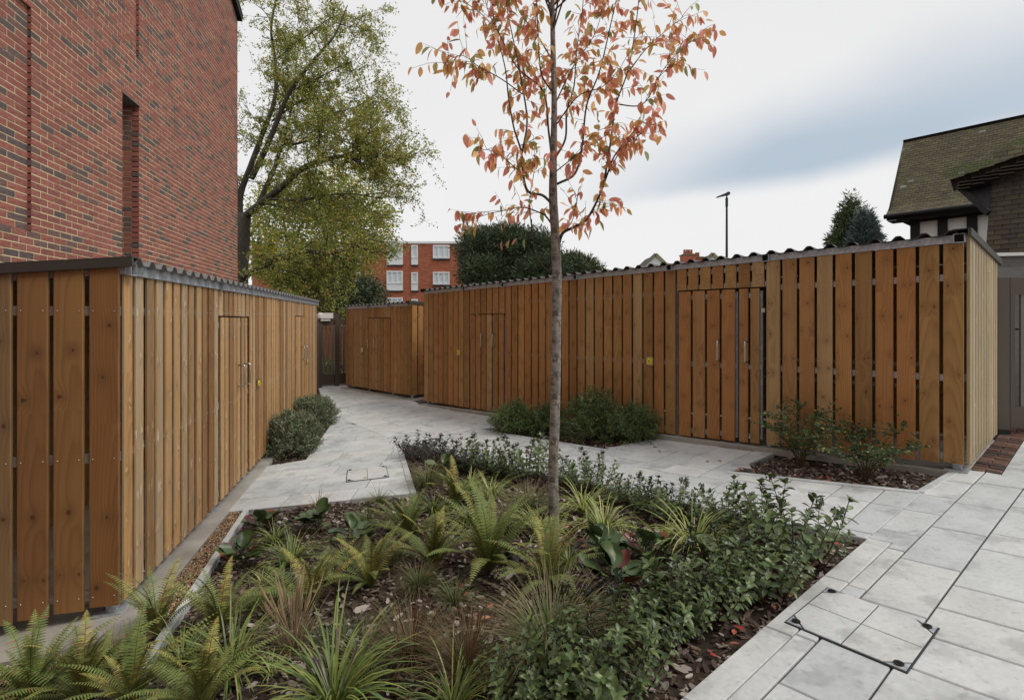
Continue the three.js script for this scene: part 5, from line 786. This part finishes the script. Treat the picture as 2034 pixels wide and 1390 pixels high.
// leathery-leaved shrub: upright sprigs with pairs of leaves
function sprig(h, pairs, ll, lw, cols, stemCol, opt = {}) {
  const mb = new MB(); const bx = rr(-.12, .12), bz = rr(-.12, .12); const pt = f => V(bx * f * f * h * 2, f * h, bz * f * f * h * 2); mb.color(...stemCol); mb.tube([pt(0), pt(.35), pt(.7), pt(1)], [.0035, .003, .0022, .0015], 4, false);
  for (let i = 0; i < pairs; i++) { const f = mix(opt.from ?? .35, 1, i / (pairs - 1 || 1)); const rot = i * 1.571 + rr(-.3, .3); const top = i >= pairs - 1; const k = opt.whorl || 2; for (let s = 0; s < k + (top ? 2 : 0); s++) { const a = rot + s * 6.283 / (k + (top ? 2 : 0)); const d = V(Math.cos(a), top ? rr(.6, 1.3) : rr(.1, .9), Math.sin(a)).normalize(); const side = d.clone().cross(up).normalize(); const c = pick(cols), q = rr(.75, 1.3); mb.color(...c.map(v => v * q)); const L = ll * rr(.75, 1.15) * (top ? .8 : 1), w = lw * rr(.85, 1.15), p0 = pt(f), n = side.clone().cross(d).normalize(); let prev = null; const N = 4; for (let j = 0; j <= N; j++) { const g = j / N, ww = w / 2 * Math.sin(Math.PI * Math.pow(g, .85)) * (j === N ? 0 : 1); const c0 = p0.clone().addScaledVector(d, L * g).add(V(0, -L * .25 * g * g, 0)); const A = c0.clone().addScaledVector(side, ww).addScaledVector(n, ww * .35), B = c0.clone().addScaledVector(side, -ww).addScaledVector(n, ww * .35); if (prev) { mb.quad(prev[0], prev[2], c0, A); mb.quad(prev[2], prev[1], B, c0); } prev = [A, B, c0]; } } }
  if (opt.berries) { mb.color(.012, .016, .035); for (let i = 0; i < 16; i++) { const b = new THREE.IcosahedronGeometry(.0042, 0), c = pt(1).add(rdir().multiplyScalar(.02)).add(V(0, .014, 0)), p = b.attributes.position; for (let j = 0; j < p.count; j += 3) { const q = [0, 1, 2].map(m => V(p.getX(j + m), p.getY(j + m), p.getZ(j + m)).add(c)); mb.tri(...q); } } }
  return mb.geo(true);
}
const vib = [[.065, .105, .033], [.085, .135, .042], [.13, .185, .062], [.075, .115, .04]], vibP = [[.03, .04, .03], [.05, .04, .045], [.04, .055, .035]];
const sprigSet = (cols, sd, opt = {}) => { reseed(sd); return [0, 1, 2, 3, 4, 5].map(k => sprig(rr(.22, .34), 8 + (k % 3), .054, .0215, cols, [.1, .05, .035], { ...opt, berries: k === 5 || (opt.berries && k > 2) })); };
const vSprigs = sprigSet(vib, 3500), pSprigs = sprigSet(vibP, 3501, { berries: true });
const shrubProto = (sp, n, rad, sd, mat = M.gloss) => { reseed(sd); const g = new THREE.Group(); for (let i = 0; i < n; i++) { const m = mesh('sprig', pick(sp), mat, g); const a = i * 2.4, r = rad * Math.sqrt(i / n); m.position.set(Math.cos(a) * r, 0, Math.sin(a) * r); m.rotation.order = 'YXZ'; m.rotation.y = Math.PI / 2 - a + rr(-.4, .4); m.rotation.x = r / rad * .65 + rr(-.1, .1); m.scale.setScalar(rr(.72, 1.12)); } return g; };
const vProtos = [shrubProto(vSprigs, 30, .13, 1), shrubProto(vSprigs, 24, .1, 2), shrubProto(vSprigs, 36, .15, 3)], pProto = shrubProto(pSprigs, 24, .12, 4);
reseed(4000);
const FG = 'yellowing ferns in the large bed', SG = 'strap leaved grass clumps in the large bed', GG = 'fine grass tufts in the large bed', PG = 'round leaved plants in the large bed', VG = 'dark leathery leaved shrubs round the large bed';
// ferns: u, v of the base, size, label
for (const [u, v, s, l, k] of [[310, 1254, .88, 'fern growing right against the corner of the left timber store'], [60, 1392, .9, 'fern in the bottom left corner of the bed, outermost of them'], [165, 1378, .95, 'fern with a yellow frond, below the dark end of the left store'], [262, 1395, .85, 'fern at the lower edge between bottom left fern and strap grass'], [434, 1250, .85, 'fern beside the end of the pale edging strip'], [400, 1395, .85, 'fern at the bottom edge below the small strap grass clump'], [621, 1195, .9, 'fern right behind the dry beige seed head grass'], [737, 1156, .88, 'fern on bare mulch with one upright bronze frond'], [811, 1066, .92, 'fern nearest to the front corner of the left paving'], [861, 1120, .95, 'broad fern between the bronze fern and the tallest fern', 1], [970, 1128, 1.25, 'tallest yellow fern standing left of the ribbed black pipe', 2], [1092, 1152, 1.0, 'fern growing in front of the slender tree trunk', 1], [905, 994, .95, 'fern at the back of the bed behind the tallest fern']]) plant(fernProtos[k ?? Math.floor(R() * 3)], 'fern', l, 'fern', FG, u, v, s);
for (const [u, v, s, l, p] of [[663, 1386, 1.0, 'large arching strap grass at the bottom edge left of centre', strapProtos[1]], [458, 1318, .9, 'arching strap grass between the lower left ferns', strapProtos[0]], [578, 1113, .72, 'dark strap grass beside the red tinged round leaves near the gravel', strapProtos[0]], [935, 969, .72, 'upright strap grass next to the round leaved plant at the back', brightProto], [976, 983, .78, 'arching strap grass at the back between fern and fine grass', brightProto], [862, 1010, .7, 'strap grass hidden among the ferns near the paving corner', strapProtos[0]], [1160, 1008, .85, 'bright strap grass right behind the slender trunk', brightProto], [1198, 1050, .9, 'bright striped strap grass right of the slender trunk', brightProto], [1069, 1050, .8, 'bright strap grass touching the left side of the slender trunk', brightProto], [1379, 1082, 1.0, 'brightest yellow green strap grass among the right hand shrubs', brightProto], [1318, 1079, .9, 'small pale strap grass left of the brightest clump', brightSmall], [900, 1392, .65, 'strap grass at the bottom edge left of the berried shrubs', strapProtos[0]]]) plant(p, 'strap_grass', l, 'grass', SG, u, v, s);
for (const [u, v, s, l, p] of [[1093, 1290, .98, 'large dense green grass tuft below the slender tree', fineProto], [1048, 1015, .8, 'soft brown tipped grass tuft at the back left of the trunk', fineProto], [815, 1296, .72, 'brown seeding grass tuft in the middle foreground', brownProto], [925, 1330, .75, 'brown seeding grass tuft with upright rusty heads, right of the other', brownProto], [582, 1280, .9, 'dry beige grass tuft with pale seed heads', dryProto], [632, 1006, .95, 'thin dry grass tuft overlapping the paving edge', drySmall], [751, 992, .9, 'small green grass tuft at the paving edge', fineSmall], [727, 1028, .85, 'small green grass tuft a step into the bed from the paving', fineSmall], [903, 1186, .9, 'small blue green grass tuft alone on the mulch', fineSmall], [685, 1262, 1, 'low mossy green mat of grass on the mulch', mossProto], [848, 962, .75, 'greenish brown grass tuft beside the back round leaved plant', fineProto]]) plant(p, 'grass_tuft', l, 'grass', GG, u, v, s);
for (const [u, v, s, l, k] of [[520, 1048, .9, 'round leaved plant with one orange red leaf by the paving corner', 1], [478, 1112, .95, 'round leaved plant with dark red leaves beside the pale edging', 1], [632, 1046, 1.0, 'green round leaved plant behind the dark strap grass', 0], [702, 1076, 1.0, 'round leaved plant right of the other green one by the ferns', 2], [882, 938, 1.0, 'pale green round leaved plant at the far end of the bed', 2], [915, 935, .8, 'smaller round leaved plant at the far end, next to strap grass', 2], [1192, 1096, 1.0, 'round leaved plant with a bright red leaf right of the trunk', 0], [1290, 1108, 1.05, 'round leaved plant between bright strap grass and dark shrubs', 1], [1222, 1162, 1.1, 'round leaved plant with brown tipped leaf on open mulch', 1], [1445, 1112, .9, 'round leaved plant showing among the right hand shrubs', 2]]) plant(padProtos[k], 'round_leaf_plant', l, 'plant', PG, u, v, s);
for (const [u, v, s, l, k] of [[1576, 1104, 1.3, 'tallest dark shrub in the right corner of the bed', 1], [1482, 1058, 1.05, 'dark shrub left of the tallest corner shrub along the path', 1], [1500, 1160, 1.05, 'dark shrub in front of the tallest corner shrub', 0], [1440, 1172, .7, 'dark shrub in the middle of the right hand row', 2], [1385, 1205, 1.05, 'dark shrub beside bare mulch in the right hand row', 0], [1330, 1232, .7, 'dark shrub with a yellow leaf below it, near the kerb', 2], [1290, 1258, .95, 'dark shrub between the kerb row and the grass tuft', 1], [1195, 1350, 1.0, 'large dark shrub at the bottom right of the bed', 2], [1135, 1385, .75, 'low dark shrub at the bottom edge right of the berries', 0], [1040, 1392, .75, 'dark shrub with blue black berries at the bottom edge', 0], [1325, 1018, .85, 'dark shrub behind the brightest strap grass', 2], [1240, 992, .72, 'dark shrub along the path right of the trunk', 0], [1285, 1005, .68, 'dark shrub in the path row, second right of the trunk', 1], [1172, 968, .95, 'dark shrub directly right of the trunk along the path', 0], [1115, 956, .68, 'dark shrub hidden partly behind the slender trunk', 1], [1046, 946, 1.3, 'upright dark shrub left of the trunk with tall shoot', 1], [1000, 940, .7, 'low dark shrub between the upright one and purple ones', 0], [966, 934, 1.1, 'dark shrub with a tall shoot near the far end', 1], [1420, 1035, .6, 'dark shrub behind the bright strap grass, by the path edge', 0]]) plant(vProtos[k], 'leathery_shrub', l, 'shrub', VG, u, v, s);
for (const [u, v, s, l] of [[830, 905, .95, 'purplish berried shrub at the far tip of the bed'], [873, 916, .95, 'purplish berried shrub second from the far tip'], [921, 926, .95, 'purplish berried shrub third from the far tip']]) plant(pProto, 'berried_shrub', l, 'shrub', VG, u, v, s);
// clipped mounds, feathery shrubs and leggy shrubs
function mound(name, label, group, u, v, rx, ry, n, leafL, leafW, cols, per, opt = {}) {
  const [x, d] = gp(u, v); const t = thing(name, label, 'shrub', x, bedY(x, d), d, 0, group); const lm = new MB(), wd = new MB();
  for (let i = 0; i < n; i++) { const dr = rdir(); if (dr.y < -.62) dr.y *= -1; const rad = Math.pow(R(), opt.fill ?? .25) * ((opt.palm ? .55 : .8) + (opt.palm ? .85 : .38) * fbm(dr.x * 3 + x, dr.y * 3, dr.z * 3, 2)); const p = V(dr.x * rx * rad, ry * .4 + dr.y * ry * .62 * rad, dr.z * rx * rad); if (p.y < .02) p.y = .02 + R() * .05; const out = dr.clone().multiplyScalar(.7).add(V(0, opt.up ?? .5, 0)).add(rdir().multiplyScalar(.45)).normalize(); const sl = opt.len ?? .06;
    wd.tube([p.clone().addScaledVector(out, -sl * .6), p.clone().addScaledVector(out, sl)], [.0018, .001], 3, false); const k = rr(.65, 1.35), c = pick(cols);
    for (let q = 0; q < per; q++) { const f = q / per; const d2 = (opt.palm && q >= per - 6 ? out.clone().multiplyScalar(.35).add(rdir()) : out.clone().multiplyScalar(.5).add(rdir().multiplyScalar(.9))).normalize(); lm.color(...c.map(v => v * k * rr(.8, 1.25))); leafQuad(lm, p.clone().addScaledVector(out, sl * mix(-.5, 1, f)), d2, d2.clone().cross(rdir()).normalize(), leafL * rr(.75, 1.2), leafW, .2); } }
  for (let i = 0; i < 9; i++) { const a = rr(0, 6.28), r = rx * rr(.2, .8); wd.tube(curve([V(0, -.02, 0), V(Math.cos(a) * r * .5, ry * .35, Math.sin(a) * r * .5), V(Math.cos(a) * r, ry * rr(.5, .85), Math.sin(a) * r)], 5), .005, 5, false); }
  mesh('stems', wd.geo(), M.stem, t); mesh('foliage', lm.geo(), M.leafvc, t); return t;
}
reseed(4500); { const fill = [[520, 1150], [560, 1170], [690, 1120], [660, 1150], [780, 1110], [545, 1070], [880, 1040], [930, 1030], [1010, 1050], [770, 1040], [500, 1200], [360, 1300], [540, 1330], [720, 1310], [220, 1310], [1010, 1330], [830, 1160], [1130, 1110], [1240, 1060]]; const where = ['by the red tinged round leaves', 'under the ferns by the gravel', 'between two ferns left of centre', 'in front of the bronze fern', 'behind the broad fern', 'beside the paving corner', 'behind the tallest fern', 'at the foot of the back fern', 'left of the trunk', 'right below the paving edge', 'near the end of the pale edging', 'among the lower left ferns', 'between dry grass and large strap grass', 'on mulch right of the large strap grass', 'below the corner of the left store', 'left of the berried shrub', 'alone on open mulch', 'at the right foot of the trunk', 'among the round leaved plants']; fill.forEach(([u, v], i) => plant(i % 3 ? (i % 2 ? strapProtos[0] : fineProto) : brightSmall, 'grass_tuft', 'small green filler grass ' + where[i], 'grass', GG, u, v, rr(.42, .62))); }
reseed(5001); const heb = [[.17, .22, .12], [.22, .27, .16], [.12, .16, .085], [.3, .35, .22]]; const HG = 'rounded mounds by the left store';
mound('mound_shrub', 'nearer rounded grey green mound shrub against the left store', HG, 582, 898, .34, .5, 1500, .03, .009, heb, 10); mound('mound_shrub', 'farther rounded grey green mound shrub against the left store', HG, 622, 845, .36, .48, 1400, .03, .009, heb, 10);
const fea = [[.08, .13, .042], [.11, .175, .055], [.145, .21, .07]]; const XG = 'feathery green shrubs along the long store';
for (const [u, v, rx, ry, l] of [[1022, 856, .29, .38, 'leftmost feathery shrub against the long store, left of the trunk'], [1088, 858, .24, .34, 'feathery shrub directly behind the slender trunk'], [1175, 868, .34, .56, 'tallest feathery shrub in the triangular bed'], [1258, 874, .28, .38, 'rightmost feathery shrub in the triangular bed']]) mound('feathery_shrub', l, XG, u, v, rx, ry, Math.round(430 * rx / .35), .066, .0095, fea, 12, { len: .1, up: .8, palm: true, fill: .5 });
function leggy(label, u, v, h, w, n, cols) {
  const [x, d] = gp(u, v); const t = thing('leggy_shrub', label, 'shrub', x, bedY(x, d), d, 0, 'leggy shrubs at the corner of the long store'); const lm = new MB();
  for (let i = 0; i < n; i++) { const a = i / n * 6.28 + rr(-.3, .3), r = w * rr(.4, 1), hh = h * rr(.6, 1.05); const c = curve([V(0, -.02, 0), V(Math.cos(a) * r * .25, hh * .45, Math.sin(a) * r * .25), V(Math.cos(a) * r * .65, hh * .85, Math.sin(a) * r * .65), V(Math.cos(a) * r, hh, Math.sin(a) * r)], 14); mesh('stem', new MB().tube(c, c.map((_, i) => .006 * (1 - i / 16)), 5).geo(true), M.stem, t);
    for (let j = 4; j < c.length; j++) for (let k = 0; k < 2; k++) { const side = rdir(); side.y = Math.abs(side.y) * .4; const l = rr(.05, .16); const e = c[j].clone().addScaledVector(side.normalize(), l); lm.color(.16, .1, .06); lm.tube([c[j], e], [.0016, .001], 3, false); for (let q = 0; q < 9; q++) { const cc = R() < .07 ? [.4, .28, .04] : pick(cols), kk = rr(.75, 1.3); lm.color(...cc.map(v => v * kk)); const d2 = rdir(); d2.y = Math.abs(d2.y) * .5; d2.normalize(); leafQuad(lm, c[j].clone().lerp(e, rr(.15, 1.05)), d2, d2.clone().cross(rdir()).normalize(), rr(.02, .036), rr(.014, .021), .12); } } }
  mesh('foliage', lm.geo(), M.gloss, t);
}
leggy('leggy green shrub with a few yellow leaves by the store door', 1592, 920, .5, .4, 10, [[.06, .11, .035], [.085, .145, .05]]); leggy('leggy darker green shrub spreading right, near the store corner', 1722, 942, .42, .5, 9, [[.045, .09, .03], [.065, .12, .04]]);
{ // weedy sedum at the foot of the middle store, fallen leaves
  reseed(6001); const geos = [0, 1, 2].map(() => { const mb = new MB(); const c = rr(.1, .45); for (const s of [-1, 1]) { let prev = null; for (let i = 0; i <= 5; i++) { const f = i / 5, w = .22 * Math.sin(Math.PI * Math.pow(f, .85)) * (i === 5 ? 0 : 1); const m = V(0, c * f * (1 - f) * -.6 + .06, f - .5), e = V(s * w, c * w * 1.6 + .06, f - .5); if (prev) s > 0 ? mb.quad(prev[0], m, e, prev[1]) : mb.quad(prev[0], prev[1], e, m); prev = [m, e]; } } const g = mb.geo(true); g.deleteAttribute('color'); return g; });
  const cols = [[.42, .06, .045], [.5, .12, .08], [.55, .2, .13], [.3, .1, .06], [.55, .27, .12]].map(c => std({ color: new THREE.Color().setRGB(...c), roughness: .6, side: THREE.DoubleSide })); const yl = std({ color: new THREE.Color().setRGB(.6, .32, .05), roughness: .6, side: THREE.DoubleSide });
  const leaf = (u, v, label, group, mat, s, lift) => { const [x, d] = gp(u, v); const m = mesh(numbered('fallen_leaf'), pick(geos), mat, scene); m.position.set(x, (lift ? bedY(x, d) + rr(.014, .03) : G(x, d) + .003), -d); m.rotation.set(lift ? rr(-.3, .3) : 0, R() * 6.28, lift ? rr(-.3, .3) : 0); m.scale.setScalar(s); tag(m, label, 'leaf', group); };
  const scat = (poly, n, label, group) => { let k = 0; while (k < n) { const [u, v] = poly(); leaf(u, v, label, group, pick(cols), rr(.035, .06), 1); k++; } };
  scat(() => { const f = R(); return [mix(1462, 1800, f), mix(930, 962, f) + rr(-6, 10)]; }, 26, 'red leaf fallen on the mulch under the leggy shrubs', 'red leaves under the leggy shrubs');
  scat(() => { const f = R(); return [mix(1040, 1250, f), mix(862, 884, f) + rr(-4, 8)]; }, 26, 'red leaf fallen on the mulch under the feathery shrubs', 'red leaves under the feathery shrubs');
  scat(() => [rr(1120, 1340), rr(1040, 1085)], 12, 'red leaf on the mulch right of the slender trunk', 'red leaves right of the trunk'); scat(() => [rr(820, 1060), rr(1090, 1230)], 12, 'red leaf on the open mulch in the middle of the bed', 'red leaves on open mulch');
  scat(() => { const f = R(); return [mix(1400, 1690, f), mix(1320, 1080, f) + rr(-30, 8)]; }, 12, 'red leaf on the mulch along the kerb', 'red leaves along the kerb');
  for (const [u, v, l] of [[862, 862, 'red leaf lying alone on the path near the bed tip'], [915, 863, 'small red leaf on the path left of the feathery shrubs'], [1302, 889, 'red leaf on the slabs left of the store double door'], [1310, 897, 'red leaf on the slabs, nearer one by the double door'], [1284, 873, 'orange leaf at the edge of the triangular bed on slabs'], [1406, 917, 'red leaf on the slabs below the double door handles'], [1430, 916, 'reddish leaf on the slabs under the right door leaf']]) leaf(u, v, l, 'leaves fallen on the slabs', pick(cols), .055, 0);
  for (const [u, v, l] of [[726, 950, 'yellow leaf lying on the drain cover in the left paving'], [640, 784, 'brown yellow leaves at the far end of the left store'], [1515, 1185, 'orange yellow leaf on mulch below the right hand shrubs']]) leaf(u, v, l, null, yl, .06, u > 1000 ? 1 : 0);
}
{ // inspection covers set in the paving
  const cover = (q, label, thick) => {
    const P = q.map(([u, v]) => gp(u, v)); const c = [0, 1].map(k => P.reduce((a, p) => a + p[k], 0) / 4); const t = thing('inspection_cover', label, 'manhole cover', 0, 0, 0); const L = (a, b) => [mix(P[0][0], P[1][0], a) * (1 - b) + mix(P[3][0], P[2][0], a) * b, mix(P[0][1], P[1][1], a) * (1 - b) + mix(P[3][1], P[2][1], a) * b];
    const po = (...ab) => ab.map(([a, b]) => L(a, b)); mesh('frame', prism(po([-.006, -.006], [1.006, -.006], [1.006, 1.006], [-.006, 1.006]), .0045, .03, .001), M.galvdark, t); const k = .17, e = .009;
    for (const [a0, a1, b0, b1, ca] of [[e, .495, e, .495, 0], [.505, 1 - e, e, .495, 1], [.505, 1 - e, .505, 1 - e, 2], [e, .495, .505, 1 - e, 3]]) {
      const cor = [[a0, b0], [a1, b0], [a1, b1], [a0, b1]]; const pts = []; cor.forEach(([a, b], i) => { if (i === ca) { const sx = i === 0 || i === 3 ? 1 : -1, sy = i < 2 ? 1 : -1; const A = [a, b + sy * k], B = [a + sx * k, b]; pts.push(...((i === 0 || i === 2) ? [A, B] : [B, A])); } else pts.push([a, b]); }); const g = prism(po(...pts), .008, .03, .002); mesh('slab_inlay', g, pick(M.slab), t);
      const [a, b] = cor[ca], sx = ca === 0 || ca === 3 ? 1 : -1, sy = ca < 2 ? 1 : -1; mesh('corner_plate', prism(po([a, b], [a + sx * (k - .02), b], [a, b + sy * (k - .02)]), .007, .03, .001), M.galv, t); const pc = L(a + sx * .065, b + sy * .065); const disc = mesh('bolt_cap', new THREE.CylinderGeometry(thick, thick, .004, 18), M.pipe, t); disc.position.set(pc[0], G(...pc) + .01, -pc[1]); const h = mesh('key_slot', boxGeo(-thick * .55, thick * .55, .0, .0022, -thick * .22, thick * .22), M.black, t); h.position.set(pc[0], G(...pc) + .0125, -pc[1]); h.rotation.y = ca; } rebase(t, c[0], G(...c), -c[1]); };
  cover([[1645, 1168], [1560, 1237], [1802, 1338], [1866, 1249]], 'slab filled inspection cover with four corner bolts in the right foreground', .017); cover([[690, 934], [687, 958], [772, 948], [766, 926]], 'slab filled drain cover in the paving by the left store', .014);
}
renderer.render(scene, camera);
